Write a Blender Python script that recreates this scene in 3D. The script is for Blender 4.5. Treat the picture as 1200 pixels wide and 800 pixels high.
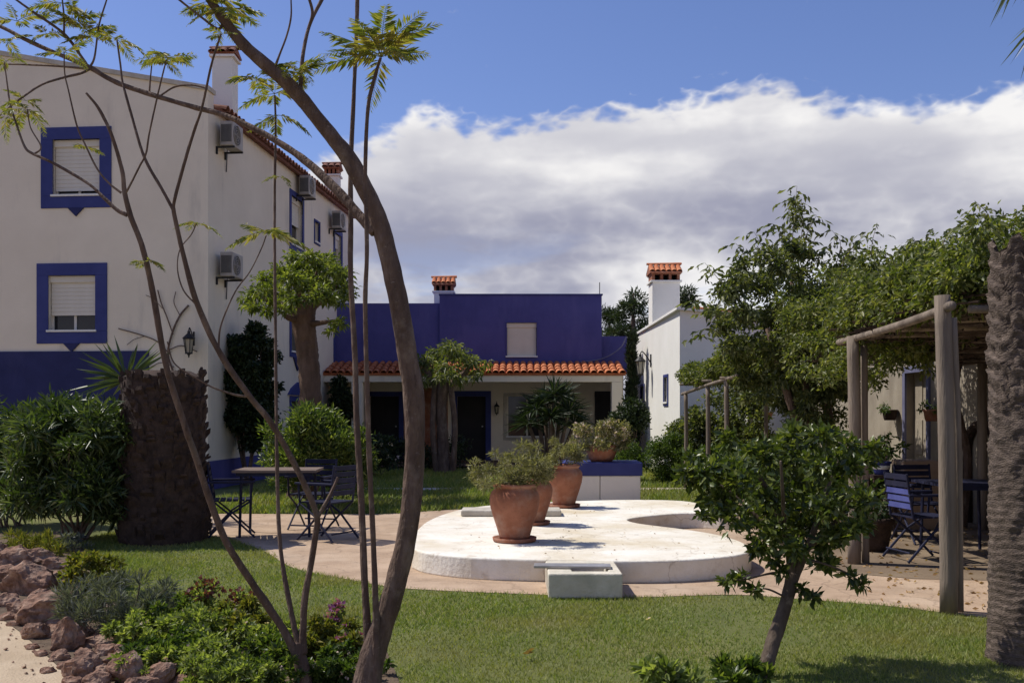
import bpy, bmesh, math, random
import numpy as np
from mathutils import Vector, Matrix, noise

# ------------------------------------------------------------------ camera, sky, sun, exposure
scene = bpy.context.scene
for o in list(bpy.data.objects): bpy.data.objects.remove(o)
FOC, HOR, EYE = 1167.0, 482.0, 1.5          # focal length and horizon in pixels of a 1200 x 800 frame, eye height in metres
cam_d = bpy.data.cameras.new('camera'); cam = bpy.data.objects.new('camera', cam_d)
scene.collection.objects.link(cam); scene.camera = cam
cam.location = (0, 0, EYE); cam.rotation_euler = (math.radians(90), 0, 0)
cam_d.sensor_width = 36; cam_d.lens = FOC/1200*36; cam_d.shift_y = (HOR-400)/1200
cam_d.clip_start = 0.05; cam_d.clip_end = 5000

SUN_EL, SUN_AZ = math.radians(56), math.radians(-71)     # azimuth from +Y towards +X: the sun stands left and a little behind the houses
world = bpy.data.worlds.new('World'); scene.world = world; world.use_nodes = True
def build_world():
    nt = world.node_tree; nt.nodes.clear(); N = nt.nodes; L = nt.links
    def m(op, a, b=None, c=None, clamp=False):
        n = N.new('ShaderNodeMath'); n.operation = op; n.use_clamp = clamp
        for i, v in enumerate((a, b, c)):
            if v is None: continue
            if isinstance(v, (int, float)): n.inputs[i].default_value = v
            else: L.new(v, n.inputs[i])
        return n.outputs[0]
    def nz(vec, scale, detail, rough=0.55):
        n = N.new('ShaderNodeTexNoise'); n.inputs['Scale'].default_value = scale
        n.inputs['Detail'].default_value = detail; n.inputs['Roughness'].default_value = rough
        L.new(vec, n.inputs['Vector']); return n.outputs['Fac']
    def mixc(f, a, b):
        n = N.new('ShaderNodeMix'); n.data_type = 'RGBA'
        for s, v in ((n.inputs[0], f), (n.inputs[6], a), (n.inputs[7], b)):
            if isinstance(v, (int, float)): s.default_value = v
            elif isinstance(v, tuple): s.default_value = v + (1,)
            else: L.new(v, s)
        return n.outputs[2]
    def smooth(v, lo, hi):
        n = N.new('ShaderNodeMapRange'); n.interpolation_type = 'SMOOTHSTEP'; L.new(v, n.inputs[0])
        n.inputs[1].default_value = lo; n.inputs[2].default_value = hi; return n.outputs[0]
    sky = N.new('ShaderNodeTexSky'); sky.sky_type = 'NISHITA'; sky.sun_disc = False
    sky.sun_elevation = SUN_EL; sky.sun_rotation = SUN_AZ; sky.air_density = 1.0; sky.dust_density = 0.4; sky.ozone_density = 3.0
    tc = N.new('ShaderNodeTexCoord'); sp = N.new('ShaderNodeSeparateXYZ'); L.new(tc.outputs['Generated'], sp.inputs[0])
    x, y, z = sp.outputs
    hor = m('SQRT', m('MAXIMUM', m('ADD', m('MULTIPLY', x, x), m('MULTIPLY', y, y)), 1e-4))
    v = m('DIVIDE', z, hor); az = m('ARCTAN2', x, y)
    cb = N.new('ShaderNodeCombineXYZ'); L.new(m('MULTIPLY', az, 1.0), cb.inputs[0]); L.new(m('MULTIPLY', v, 1.7), cb.inputs[1]); cb.inputs[2].default_value = 3.7
    P = cb.outputs[0]
    cs = N.new('ShaderNodeCombineXYZ'); L.new(m('MULTIPLY', az, 1.0), cs.inputs[0]); L.new(m('MULTIPLY', v, 4.2), cs.inputs[1]); cs.inputs[2].default_value = 1.2
    PS = cs.outputs[0]
    fc = N.new('ShaderNodeFloatCurve'); cu = fc.mapping.curves[0]
    pts = [(-3.14, .30), (-.62, .28), (-.42, .20), (-.235, .215), (-.185, .268), (-.12, .292), (-.09, .312), (-.045, .300), (.04, .312), (.16, .316), (.235, .326), (.30, .312), (.40, .300), (.455, .298), (.50, .315), (.62, .31), (3.14, .30)]
    tox = lambda a: (a+math.pi)/(2*math.pi)
    cu.points[0].location = (0, .30); cu.points[1].location = (1, .30)
    for a, e in pts[1:-1]: cu.points.new(tox(a), e)
    fc.mapping.update(); L.new(m('DIVIDE', m('ADD', az, math.pi), 2*math.pi), fc.inputs['Value'])
    edge = fc.outputs[0]
    f1 = nz(P, 9, 4, .5); f2 = nz(P, 16, 3, .45); f3 = nz(PS, 3.2, 3.5, .5)
    billow = lambda s: m('SUBTRACT', 1.0, m('ABSOLUTE', m('SUBTRACT', m('MULTIPLY', nz(P, s, 2, .5), 2.0), 1.0)))
    puff = m('ADD', m('MULTIPLY', billow(24), .75), m('MULTIPLY', billow(55), .25))
    rim = m('SUBTRACT', m('ADD', m('ADD', m('SUBTRACT', edge, .014), m('MULTIPLY', m('SUBTRACT', f1, .5), .018)), m('ADD', m('MULTIPLY', m('SUBTRACT', f2, .5), .035), m('MULTIPLY', m('SUBTRACT', puff, .8), .05))), v)
    dens = smooth(rim, -.006, .016)
    low = m('MULTIPLY', smooth(nz(PS, 5, 6), .50, .66), smooth(v, .20, .10))          # thin blue breaks low in the bank
    dens = m('MULTIPLY', dens, m('SUBTRACT', 1.0, m('MULTIPLY', low, .55)))
    wisp = m('MULTIPLY', smooth(nz(P, 12, 8, .62), .66, .80), m('MULTIPLY', smooth(v, .52, .40), .55))
    dens = m('MAXIMUM', dens, wisp)
    # light and dark folds of the bank: bright towards the upper rim, grey lavender inside
    fold = m('ADD', m('ADD', m('MULTIPLY', nz(P, 8, 4, .5), .40), m('MULTIPLY', f3, .70)), m('MULTIPLY', m('SUBTRACT', puff, .8), .16))
    top = smooth(rim, .115, .0)
    shade = m('ADD', smooth(fold, .45, .80), m('MULTIPLY', top, .55), None, True)
    cloud = mixc(shade, (3.7, 3.8, 5.0), (10.3, 10.15, 10.1))
    hs = N.new('ShaderNodeMix'); hs.data_type = 'RGBA'; hs.blend_type = 'MULTIPLY'; hs.inputs[0].default_value = 1; L.new(sky.outputs[0], hs.inputs[6]); hs.inputs[7].default_value = (1.12, 1.10, 1.42, 1)
    allc = mixc(dens, hs.outputs[2], cloud)
    bg = N.new('ShaderNodeBackground'); bg.inputs['Strength'].default_value = .09; L.new(allc, bg.inputs['Color'])
    out = N.new('ShaderNodeOutputWorld'); L.new(bg.outputs[0], out.inputs[0])
build_world()
sun_d = bpy.data.lights.new('sun', 'SUN'); sun = bpy.data.objects.new('sun', sun_d); scene.collection.objects.link(sun)
sun_d.energy = 4.5; sun_d.angle = math.radians(.53); sun_d.color = (1, .95, .86)
sun_dir = Vector((math.sin(SUN_AZ)*math.cos(SUN_EL), math.cos(SUN_AZ)*math.cos(SUN_EL), math.sin(SUN_EL)))
sun.rotation_euler = sun_dir.to_track_quat('Z', 'Y').to_euler(); sun.location = (-30, 10, 40)
scene.view_settings.view_transform = 'Standard'; scene.view_settings.look = 'None'
scene.view_settings.gamma = 1; scene.view_settings.exposure = 0.0; scene.view_settings.use_curve_mapping = False
scene.render.engine = 'CYCLES'
scene.cycles.max_bounces = 5; scene.cycles.transparent_max_bounces = 8

# ------------------------------------------------------------------ helpers
rng = np.random.default_rng(11); random.seed(5)
C = scene.collection
def W(px, py, d): return Vector(((px-600)/FOC*d, d, EYE+(HOR-py)/FOC*d))
def G(px, py, z=0.0):
    d = (EYE-z)*FOC/(py-HOR); return Vector(((px-600)/FOC*d, d, z))
def root_mat(o):
    M = Matrix.Identity(4)
    while o is not None: M = o.matrix_basis @ M; o = o.parent
    return M
def tag(o, label=None, cat=None, group=None, kind=None):
    if label: o['label'] = label
    if cat: o['category'] = cat
    if group: o['group'] = group
    if kind: o['kind'] = kind
    return o
def thing(name, base, label, cat, group=None, rz=0):
    o = bpy.data.objects.new(name, None); C.objects.link(o); o.empty_display_size = .2
    o.location = base; o.rotation_euler = (0, 0, rz); return tag(o, label, cat, group)
def add_obj(name, me, parent=None, M=None):
    o = bpy.data.objects.new(name, me); C.objects.link(o)
    if parent is not None: o.parent = parent
    if M is not None: o.matrix_basis = (root_mat(parent).inverted() @ M) if parent is not None else M
    return o
def np_obj(name, V, F, mat, parent=None, smooth=False, base=None, kind=None, fmat=None):
    """mesh from world-space vertices V (n,3) and faces F: an (m,k) array or a list of index tuples"""
    V = np.asarray(V, dtype=np.float64)
    if parent is not None:
        Mi = np.array(root_mat(parent).inverted()); V = V @ Mi[:3, :3].T + Mi[:3, 3]
    elif base is not None: V = V - np.array(base)
    me = bpy.data.meshes.new(name)
    if isinstance(F, np.ndarray):
        n, k = F.shape
        me.vertices.add(len(V)); me.vertices.foreach_set('co', V.astype(np.float32).ravel())
        me.loops.add(n*k); me.loops.foreach_set('vertex_index', F.astype(np.int32).ravel())
        me.polygons.add(n); me.polygons.foreach_set('loop_start', np.arange(0, n*k, k, dtype=np.int32))
        me.update(calc_edges=True)
    else:
        me.from_pydata([tuple(v) for v in V], [], F)
    for mm in (mat if isinstance(mat, (list, tuple)) else [mat]): me.materials.append(mm)
    if smooth: me.polygons.foreach_set('use_smooth', [True]*len(me.polygons))
    o = add_obj(name, me, parent)
    if parent is None and base is not None: o.location = base
    if kind: o['kind'] = kind
    return o
class MB:
    """collects solids and builds ONE mesh object"""
    def __init__(s, M=None): s.v = []; s.f = []; s.M = M
    def add(s, vs, fs):
        b = len(s.v)
        for q in vs:
            q = Vector(q); s.v.append(tuple(s.M @ q) if s.M is not None else tuple(q))
        s.f += [tuple(b+i for i in f) for f in fs]; return s
    def box(s, a, b):
        (x0, y0, z0), (x1, y1, z1) = a, b
        return s.add([(x0,y0,z0),(x1,y0,z0),(x1,y1,z0),(x0,y1,z0),(x0,y0,z1),(x1,y0,z1),(x1,y1,z1),(x0,y1,z1)],
                     [(3,2,1,0),(4,5,6,7),(0,1,5,4),(1,2,6,5),(2,3,7,6),(3,0,4,7)])
    def prism(s, poly, z0, z1):
        n = len(poly); vs = [(x, y, z0) for x, y in poly]+[(x, y, z1) for x, y in poly]
        return s.add(vs, [tuple(range(n-1, -1, -1)), tuple(range(n, 2*n))]+[(i, (i+1) % n, n+(i+1) % n, n+i) for i in range(n)])
    def tube(s, pts, r, n=8, cap=True, jit=0.0):
        pts = [Vector(p) for p in pts]; k = len(pts)
        r = [r]*k if isinstance(r, (int, float)) else r
        t0 = (pts[1]-pts[0]).normalized(); u = t0.orthogonal().normalized(); vs = []; fs = []
        for i in range(k):
            t = (pts[min(i+1, k-1)]-pts[max(i-1, 0)]).normalized()
            u = (u-t*u.dot(t)).normalized(); w = t.cross(u)
            for j in range(n):
                a = 2*math.pi*j/n; q = 1+(random.uniform(-jit, jit) if jit else 0)
                vs.append(pts[i]+(u*math.cos(a)+w*math.sin(a))*r[i]*q)
        for i in range(k-1):
            for j in range(n): fs.append((i*n+j, i*n+(j+1) % n, (i+1)*n+(j+1) % n, (i+1)*n+j))
        if cap: fs += [tuple(range(n-1, -1, -1)), tuple(range((k-1)*n, k*n))]
        return s.add(vs, fs)
    def bark(s, pts, r, n=14, amp=.1, f=14.0):
        """tube with knots and ridges"""
        b0 = len(s.v); s.tube(pts, r, n); k = len(pts)
        for i in range(k):
            c = Vector(pts[i])
            for j in range(n):
                q = Vector(s.v[b0+i*n+j]); e = q-c; z = noise.noise(Vector((q.x*f, q.y*f, q.z*f*.35)))+.6*noise.noise(Vector((q.x*f*2.6, q.y*f*2.6, q.z*f*1.1)))+.5*noise.noise(c*5)
                s.v[b0+i*n+j] = tuple(c+e*(1+amp*z))
        return s
    def lathe(s, c, prof, n=32, wob=0.0):
        c = Vector(c); vs = []; fs = []; k = len(prof)
        for i, (r, z) in enumerate(prof):
            for j in range(n):
                a = 2*math.pi*j/n; q = r*(1+wob*math.sin(2*a+i*.4)); vs.append(c+Vector((q*math.cos(a), q*math.sin(a), z)))
        for i in range(k-1):
            for j in range(n): fs.append((i*n+j, i*n+(j+1) % n, (i+1)*n+(j+1) % n, (i+1)*n+j))
        fs += [tuple(range(n-1, -1, -1)), tuple(range((k-1)*n, k*n))]
        return s.add(vs, fs)
    def build(s, name, mat, parent=None, smooth=False, base=None, bevel=0.0, kind=None, seg=2):
        o = np_obj(name, s.v, s.f, mat, parent, smooth, base, kind)
        if bevel:
            md = o.modifiers.new('bevel', 'BEVEL'); md.width = bevel; md.segments = seg; md.limit_method = 'ANGLE'
        return o
def spline(pts, k=6):
    """Catmull-Rom through tuples of any length"""
    P = [np.array(p, dtype=float) for p in pts]; P = [2*P[0]-P[1]]+P+[2*P[-1]-P[-2]]; out = []
    for i in range(1, len(P)-2):
        a, b, c, d = P[i-1:i+3]
        for j in range(k):
            t = j/k; out.append(.5*(2*b+(c-a)*t+(2*a-5*b+4*c-d)*t*t+(3*b-a-3*c+d)*t**3))
    out.append(P[-2]); return out
def inside(poly, x, y):
    r = np.zeros(len(x), bool); n = len(poly)
    for i in range(n):
        x0, y0 = poly[i][:2]; x1, y1 = poly[(i+1) % n][:2]
        if y0 == y1: continue
        c = ((y0 > y) != (y1 > y)) & (x < (x1-x0)*(y-y0)/(y1-y0)+x0); r ^= c
    return r
def unit(a): return a/np.maximum(np.linalg.norm(a, axis=1, keepdims=True), 1e-9)
def leaf_arrays(P, D, Lc, Wc, fold=.25, droop=.0, side=None):
    """one folded six-sided leaf per point: P base, D direction, Lc length, Wc width"""
    n = len(P); D = unit(D); R = rng.normal(size=(n, 3)) if side is None else side
    S = unit(np.cross(D, R)); Nn = unit(np.cross(S, D)); Nn[Nn[:, 2] < 0] *= -1
    Lc = np.broadcast_to(np.asarray(Lc, float), (n,))[:, None]; Wc = np.broadcast_to(np.asarray(Wc, float), (n,))[:, None]
    dz = np.array([[0, 0, -1.0]])
    a = P; e = P+D*Lc+dz*Lc*droop
    m1 = P+D*Lc*.45+dz*Lc*droop*.2-Nn*Wc*fold
    V = np.stack([a, m1+S*Wc*.5+Nn*Wc*fold*2, e, m1-S*Wc*.5+Nn*Wc*fold*2, m1], 1).reshape(-1, 3)
    b = np.arange(n)[:, None]*5
    F = np.concatenate([b+np.array([[0, 1, 4]]), b+np.array([[1, 2, 4]]), b+np.array([[0, 4, 3]]), b+np.array([[4, 2, 3]])], 0)
    return V, F
def leaves(name, P, D, Lc, Wc, mat, parent=None, fold=.2, droop=0., kind=None, base=None):
    V, F = leaf_arrays(P, D, Lc, Wc, fold, droop); return np_obj(name, V, F, mat, parent, base=base, kind=kind)
def clumps(cs, n, shell=.55):
    """n leaves per unit of weight in balls cs = [(centre, (rx, ry, rz), weight)]; returns points and outward directions"""
    Ps, Ds = [], []
    for c, r, w in cs:
        k = max(3, int(n*w)); d = unit(rng.normal(size=(k, 3))); q = (shell+(1-shell)*rng.random((k, 1)))*(rng.random((k, 1))**.25)
        Ps.append(np.array(c)+d*q*np.array(r)); Ds.append(d)
    return np.concatenate(Ps), np.concatenate(Ds)
def lobes(c, r, n, rl, seed=0, flat=0.0, inner=.5):
    """irregular set of leaf clumps filling an ellipsoid"""
    g = np.random.default_rng(seed); out = []
    for i in range(n):
        d = unit(g.normal(size=(1, 3)))[0]; d[2] = d[2] if flat == 0 else max(d[2], -flat)
        q = inner+(1-inner)*g.random(); p = np.array(c)+d*q*np.array(r); s = rl*(.6+.8*g.random())
        out.append((p, (s, s, s*.8), (s/rl)**2))
    return out
def rdir(n, out, o=.6, r=.8, up=0.0):
    return unit(out*o+rng.normal(size=(n, 3))*r*.6+np.array([[0, 0, up]]))
# ------------------------------------------------------------------ materials
def new_mat(name):
    mt = bpy.data.materials.new(name); mt.use_nodes = True; nt = mt.node_tree; nt.nodes.clear(); return mt, nt, nt.nodes, nt.links
def surf(name, ramp, scale=3.0, rough=.85, bump=.0, bscale=60, detail=6, stretch=(1, 1, 1), spec=.3, second=None, metal=0.0, crack=None):
    """noise-coloured principled surface; ramp = [(position, colour), ...]; second = (colour, scale, lo, hi, amount) adds stains"""
    mt, nt, N, L = new_mat(name)
    tc = N.new('ShaderNodeTexCoord'); mp = N.new('ShaderNodeMapping'); mp.inputs['Scale'].default_value = stretch
    L.new(tc.outputs['Object'], mp.inputs[0])
    n1 = N.new('ShaderNodeTexNoise'); n1.inputs['Scale'].default_value = scale; n1.inputs['Detail'].default_value = detail; n1.inputs['Roughness'].default_value = .62
    L.new(mp.outputs[0], n1.inputs['Vector'])
    cr = N.new('ShaderNodeValToRGB'); L.new(n1.outputs['Fac'], cr.inputs[0])
    while len(cr.color_ramp.elements) < len(ramp): cr.color_ramp.elements.new(.5)
    for e, (p, c) in zip(cr.color_ramp.elements, ramp): e.position = p; e.color = tuple(c)+(1,)
    col = cr.outputs[0]
    for sec in (second or []):
        n2 = N.new('ShaderNodeTexNoise'); n2.inputs['Scale'].default_value = sec[1]; n2.inputs['Detail'].default_value = 8; n2.inputs['Roughness'].default_value = .65
        mp2 = N.new('ShaderNodeMapping'); mp2.inputs['Location'].default_value = (7, 3, 5)
        mp2.inputs['Scale'].default_value = sec[5] if len(sec) > 5 else (1, 1, 1)
        L.new(tc.outputs['Object'], mp2.inputs[0]); L.new(mp2.outputs[0], n2.inputs['Vector'])
        mr = N.new('ShaderNodeMapRange'); mr.inputs[1].default_value = sec[2]; mr.inputs[2].default_value = sec[3]; mr.inputs[4].default_value = sec[4]; L.new(n2.outputs['Fac'], mr.inputs[0])
        mx = N.new('ShaderNodeMix'); mx.data_type = 'RGBA'; L.new(mr.outputs[0], mx.inputs[0]); L.new(col, mx.inputs[6]); mx.inputs[7].default_value = tuple(sec[0])+(1,)
        col = mx.outputs[2]
    if crack:                                                   # hairline cracks: (colour, scale, width, amount)
        nd = N.new('ShaderNodeTexNoise'); nd.inputs['Scale'].default_value = crack[1]*2.5; nd.inputs['Detail'].default_value = 6; L.new(tc.outputs['Object'], nd.inputs['Vector'])
        va = N.new('ShaderNodeVectorMath'); va.operation = 'MULTIPLY_ADD'; L.new(nd.outputs['Color'], va.inputs[0]); va.inputs[1].default_value = (.5/crack[1],)*3; L.new(tc.outputs['Object'], va.inputs[2])
        vo = N.new('ShaderNodeTexVoronoi'); vo.feature = 'DISTANCE_TO_EDGE'; vo.inputs['Scale'].default_value = crack[1]; L.new(va.outputs[0], vo.inputs['Vector'])
        mr = N.new('ShaderNodeMapRange'); mr.inputs[1].default_value = 0; mr.inputs[2].default_value = crack[2]; mr.inputs[3].default_value = crack[3]; mr.inputs[4].default_value = 0; L.new(vo.outputs['Distance'], mr.inputs[0])
        mx = N.new('ShaderNodeMix'); mx.data_type = 'RGBA'; L.new(mr.outputs[0], mx.inputs[0]); L.new(col, mx.inputs[6]); mx.inputs[7].default_value = tuple(crack[0])+(1,); col = mx.outputs[2]
    b = N.new('ShaderNodeBsdfPrincipled'); L.new(col, b.inputs['Base Color']); b.inputs['Roughness'].default_value = rough
    b.inputs['Specular IOR Level'].default_value = spec; b.inputs['Metallic'].default_value = metal
    if bump:
        n3 = N.new('ShaderNodeTexNoise'); n3.inputs['Scale'].default_value = bscale; n3.inputs['Detail'].default_value = 5; L.new(mp.outputs[0], n3.inputs['Vector'])
        bp = N.new('ShaderNodeBump'); bp.inputs['Strength'].default_value = bump; bp.inputs['Distance'].default_value = .02
        L.new(n3.outputs['Fac'], bp.inputs['Height']); L.new(bp.outputs[0], b.inputs['Normal'])
    o = N.new('ShaderNodeOutputMaterial'); L.new(b.outputs[0], o.inputs[0]); return mt
def leafm(name, dark, mid, light, rough=.45, trans=.3, spec=.35, worn=None):
    mt, nt, N, L = new_mat(name)
    ge = N.new('ShaderNodeNewGeometry'); cr = N.new('ShaderNodeValToRGB'); L.new(ge.outputs['Random Per Island'], cr.inputs[0])
    cr.color_ramp.elements.new(.5)
    for e, (p, c) in zip(cr.color_ramp.elements, ((0, dark), (.55, mid), (1, light))): e.position = p; e.color = tuple(c)+(1,)
    col = cr.outputs[0]
    if worn:                                                    # straw-coloured worn patches on the lawn
        nw = N.new('ShaderNodeTexNoise'); nw.inputs['Scale'].default_value = worn[1]; nw.inputs['Detail'].default_value = 7; L.new(ge.outputs['Position'], nw.inputs['Vector'])
        mr = N.new('ShaderNodeMapRange'); mr.inputs[1].default_value = .46; mr.inputs[2].default_value = .72; mr.inputs[4].default_value = .65; L.new(nw.outputs['Fac'], mr.inputs[0])
        mw = N.new('ShaderNodeMix'); mw.data_type = 'RGBA'; L.new(mr.outputs[0], mw.inputs[0]); L.new(col, mw.inputs[6]); mw.inputs[7].default_value = tuple(worn[0])+(1,); col = mw.outputs[2]
    b = N.new('ShaderNodeBsdfPrincipled'); L.new(col, b.inputs['Base Color']); b.inputs['Roughness'].default_value = rough; b.inputs['Specular IOR Level'].default_value = spec
    t = N.new('ShaderNodeBsdfTranslucent'); g = N.new('ShaderNodeMix'); g.data_type = 'RGBA'; g.blend_type = 'MULTIPLY'; g.inputs[0].default_value = 1
    L.new(col, g.inputs[6]); g.inputs[7].default_value = (1.5, 1.6, .5, 1); L.new(g.outputs[2], t.inputs[0])
    mx = N.new('ShaderNodeMixShader'); mx.inputs[0].default_value = trans; L.new(b.outputs[0], mx.inputs[1]); L.new(t.outputs[0], mx.inputs[2])
    o = N.new('ShaderNodeOutputMaterial'); L.new(mx.outputs[0], o.inputs[0]); return mt
M = {}
M['white'] = surf('white_lime_wash', [(.3, (.74, .65, .51)), (.7, (.84, .75, .60))], .7, .9, .25, 45, second=[((.42, .38, .33), 1.1, .56, .75, .5, (1.6, 1.6, .35))])
M['white_bright'] = surf('white_wash_clean', [(.3, (.74, .72, .66)), (.7, (.82, .80, .75))], .9, .9, .2, 45, second=[((.55, .50, .44), 1.4, .6, .8, .35, (1.6, 1.6, .4))])
M['blue'] = surf('blue_wall_paint', [(.3, (.066, .064, .215)), (.7, (.09, .086, .265))], 1.2, .85, .15, 40, second=[((.13, .12, .30), 1.6, .52, .78, .5, (1.4, 1.4, .3)), ((.045, .045, .16), 2.6, .56, .8, .5, (1.6, 1.6, .3))])
M['blue_bright'] = surf('blue_trim_paint', [(.3, (.032, .042, .165)), (.7, (.05, .062, .215))], 2, .7, .1, 40)
M['navy'] = surf('navy_dado_paint', [(.3, (.018, .022, .085)), (.7, (.030, .034, .12))], 2, .75, .15, 40, second=[((.06, .06, .15), 1.8, .52, .76, .5, (1.4, 1.4, .35))])
M['slat'] = surf('shutter_plastic', [(.3, (.62, .57, .48)), (.7, (.70, .66, .57))], 2, .6)
M['dark'] = surf('dark_interior', [(.3, (.010, .009, .010)), (.7, (.022, .019, .02))], 2, .6)
M['glass'] = surf('dark_window_glass', [(.3, (.012, .012, .014)), (.7, (.02, .02, .022))], 2, .08, spec=.5)
M['iron'] = surf('black_iron', [(.3, (.012, .012, .013)), (.7, (.03, .027, .025))], 14, .5, .1, 120)
M['tile'] = surf('terracotta_roof_tile', [(.25, (.34, .085, .035)), (.5, (.48, .15, .06)), (.75, (.58, .25, .12))], 5, .85, .3, 50, second=[((.16, .09, .06), 9, .58, .75, .6)])
M['tile_old'] = surf('aged_dark_tile', [(.25, (.10, .045, .032)), (.5, (.19, .08, .052)), (.75, (.28, .14, .10))], 6, .9, .3, 50)
M['pot'] = surf('terracotta_pot', [(.3, (.24, .085, .045)), (.7, (.37, .15, .085))], 6, .8, .25, 70, second=[((.46, .33, .25), 4, .50, .74, .6), ((.12, .05, .03), 7, .56, .74, .55)])
M['ac'] = surf('air_conditioner_metal', [(.3, (.30, .27, .24)), (.7, (.42, .38, .34))], 4, .5)
M['ac_dark'] = surf('air_conditioner_grille', [(.3, (.04, .04, .04)), (.7, (.08, .075, .07))], 8, .6)
M['bark'] = surf('smooth_brown_bark', [(.25, (.070, .044, .033)), (.55, (.15, .10, .075)), (.8, (.29, .215, .165))], 14, .9, 1.0, 46, stretch=(1, 1, .35), second=[((.36, .29, .22), 5, .56, .76, .55), ((.05, .03, .022), 26, .58, .68, .6, (1, 1, .4)), ((.40, .33, .26), 34, .62, .70, .55, (1, 1, 2))])
M['bark_grey'] = surf('grey_bark', [(.3, (.06, .042, .03)), (.7, (.16, .12, .09))], 12, .9, .6, 40, stretch=(1, 1, .3), second=[((.40, .34, .27), 6, .58, .72, .6)])
M['bark_warm'] = surf('warm_thick_bark', [(.3, (.07, .042, .028)), (.7, (.16, .10, .07))], 8, .9, .7, 30, stretch=(1, 1, .3))
M['palm'] = surf('palm_bark', [(.3, (.06, .045, .037)), (.55, (.13, .098, .078)), (.8, (.26, .20, .16))], 16, .95, .8, 60, stretch=(1, 1, 2.2))
M['stump'] = surf('palm_stub', [(.3, (.028, .018, .014)), (.7, (.082, .053, .039))], 12, .95, .7, 60)
M['post'] = surf('weathered_pole', [(.3, (.12, .092, .07)), (.7, (.28, .225, .175))], 8, .9, .5, 60, stretch=(1, 1, .12))
M['reed'] = surf('brushwood', [(.3, (.030, .020, .015)), (.7, (.085, .056, .04))], 14, .95, .5, 80)
M['rock'] = surf('red_brown_rock', [(.30, (.060, .034, .024)), (.5, (.24, .135, .092)), (.72, (.45, .30, .21))], 11, .95, 1.0, 30, second=[((.30, .26, .22), 4, .55, .75, .6)])
M['platform'] = surf('weathered_white_paint', [(.3, (.70, .64, .52)), (.6, (.84, .80, .71))], 1.6, .85, .3, 30, detail=10, second=[((.60, .50, .33), 1.0, .44, .66, .8), ((.42, .33, .22), 6, .56, .74, .65), ((.30, .26, .2), 22, .64, .74, .5)], crack=((.34, .28, .2), 1.1, .010, .5))
M['shaded_plaster'] = surf('shaded_cream_plaster', [(.3, (.25, .21, .165)), (.7, (.42, .365, .29))], 1.6, .9, .3, 40, detail=9, second=[((.24, .20, .15), 1.6, .5, .72, .6, (1.5, 1.5, .4))])  # stained cream plaster, base colour darkened further to hold the pergola's shade
M['stone'] = surf('pale_stone', [(.3, (.40, .36, .29)), (.7, (.58, .53, .45))], 5, .9, .4, 40, second=[((.22, .24, .17), 4, .55, .8, .5)])
M['basin'] = surf('mossy_white_basin', [(.3, (.55, .49, .38)), (.7, (.74, .68, .56))], 4, .9, .4, 40, second=[((.30, .33, .24), 3.2, .48, .75, .6)])
M['metal'] = surf('grey_sheet_metal', [(.3, (.30, .29, .28)), (.7, (.48, .46, .44))], 6, .45, metal=.5)
M['furniture'] = surf('dark_blue_painted_metal', [(.3, (.010, .011, .028)), (.7, (.020, .022, .055))], 6, .65, spec=.25)
M['canvas'] = surf('lavender_canvas', [(.3, (.055, .065, .22)), (.7, (.085, .10, .30))], 6, .9)
M['table'] = surf('weathered_table_wood', [(.3, (.12, .082, .062)), (.7, (.24, .175, .135))], 6, .7, .3, 60, stretch=(.3, 3, 1))
M['tan'] = surf('tan_render', [(.3, (.30, .21, .15)), (.7, (.38, .27, .20))], 4, .9, .3, 50)
M['cable'] = surf('grey_cable', [(.3, (.12, .12, .2)), (.7, (.18, .18, .28))], 4, .6)
M['lampglass'] = surf('lantern_glass', [(.3, (.32, .29, .22)), (.7, (.45, .40, .32))], 4, .15, spec=.5)
M['paving'] = surf('worn_paving', [(.25, (.32, .22, .145)), (.5, (.44, .315, .215)), (.75, (.55, .41, .29))], 1.6, .95, .5, 60, detail=12, second=[((.22, .145, .098), 5, .54, .74, .6), ((.55, .44, .33), .8, .5, .7, .5)], crack=((.2, .14, .1), 1.5, .02, .5))
M['sand'] = surf('sandy_path', [(.3, (.38, .285, .185)), (.7, (.54, .43, .30))], 2.2, .95, .6, 70, detail=11, second=[((.24, .185, .13), 14, .60, .72, .6)])
M['soil'] = surf('garden_soil', [(.3, (.07, .048, .032)), (.7, (.17, .12, .08))], 12, .95, .8, 40)
M['earth'] = surf('dry_earth', [(.3, (.15, .105, .07)), (.7, (.26, .195, .13))], 1.2, .95, .5, 50)
M['lawn'] = surf('lawn_base', [(.3, (.10, .115, .032)), (.52, (.14, .15, .045)), (.75, (.22, .19, .085))], .9, .95, .6, 90, detail=10)
M['flagstone'] = surf('pale_step_path', [(.3, (.42, .36, .28)), (.7, (.55, .48, .39))], 3, .95, .3, 50)
M['floor'] = surf('porch_floor', [(.3, (.12, .07, .05)), (.7, (.2, .12, .085))], 3, .8)
M['grass'] = leafm('grass_blade', (.115, .165, .034), (.195, .25, .06), (.34, .34, .12), .6, .35, worn=((.33, .27, .12), 1.1))
M['frond'] = leafm('yellow_green_frond', (.10, .13, .03), (.20, .21, .06), (.36, .29, .10), .5, .4)
M['leaf_citrus'] = leafm('glossy_citrus_leaf', (.036, .056, .014), (.075, .105, .025), (.20, .225, .055), .34, .33, .5)
M['leaf_vine'] = leafm('vine_leaf', (.048, .066, .026), (.105, .125, .05), (.23, .235, .105), .45, .42)
M['leaf_vine2'] = leafm('bright_vine_leaf', (.06, .082, .024), (.125, .15, .042), (.27, .27, .10), .45, .42)
M['leaf_pollard'] = leafm('pollard_leaf', (.065, .09, .018), (.135, .17, .035), (.28, .30, .085), .45, .42)
M['leaf_dark'] = leafm('dark_evergreen_leaf', (.014, .026, .010), (.026, .044, .017), (.06, .082, .032), .5, .2)
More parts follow.
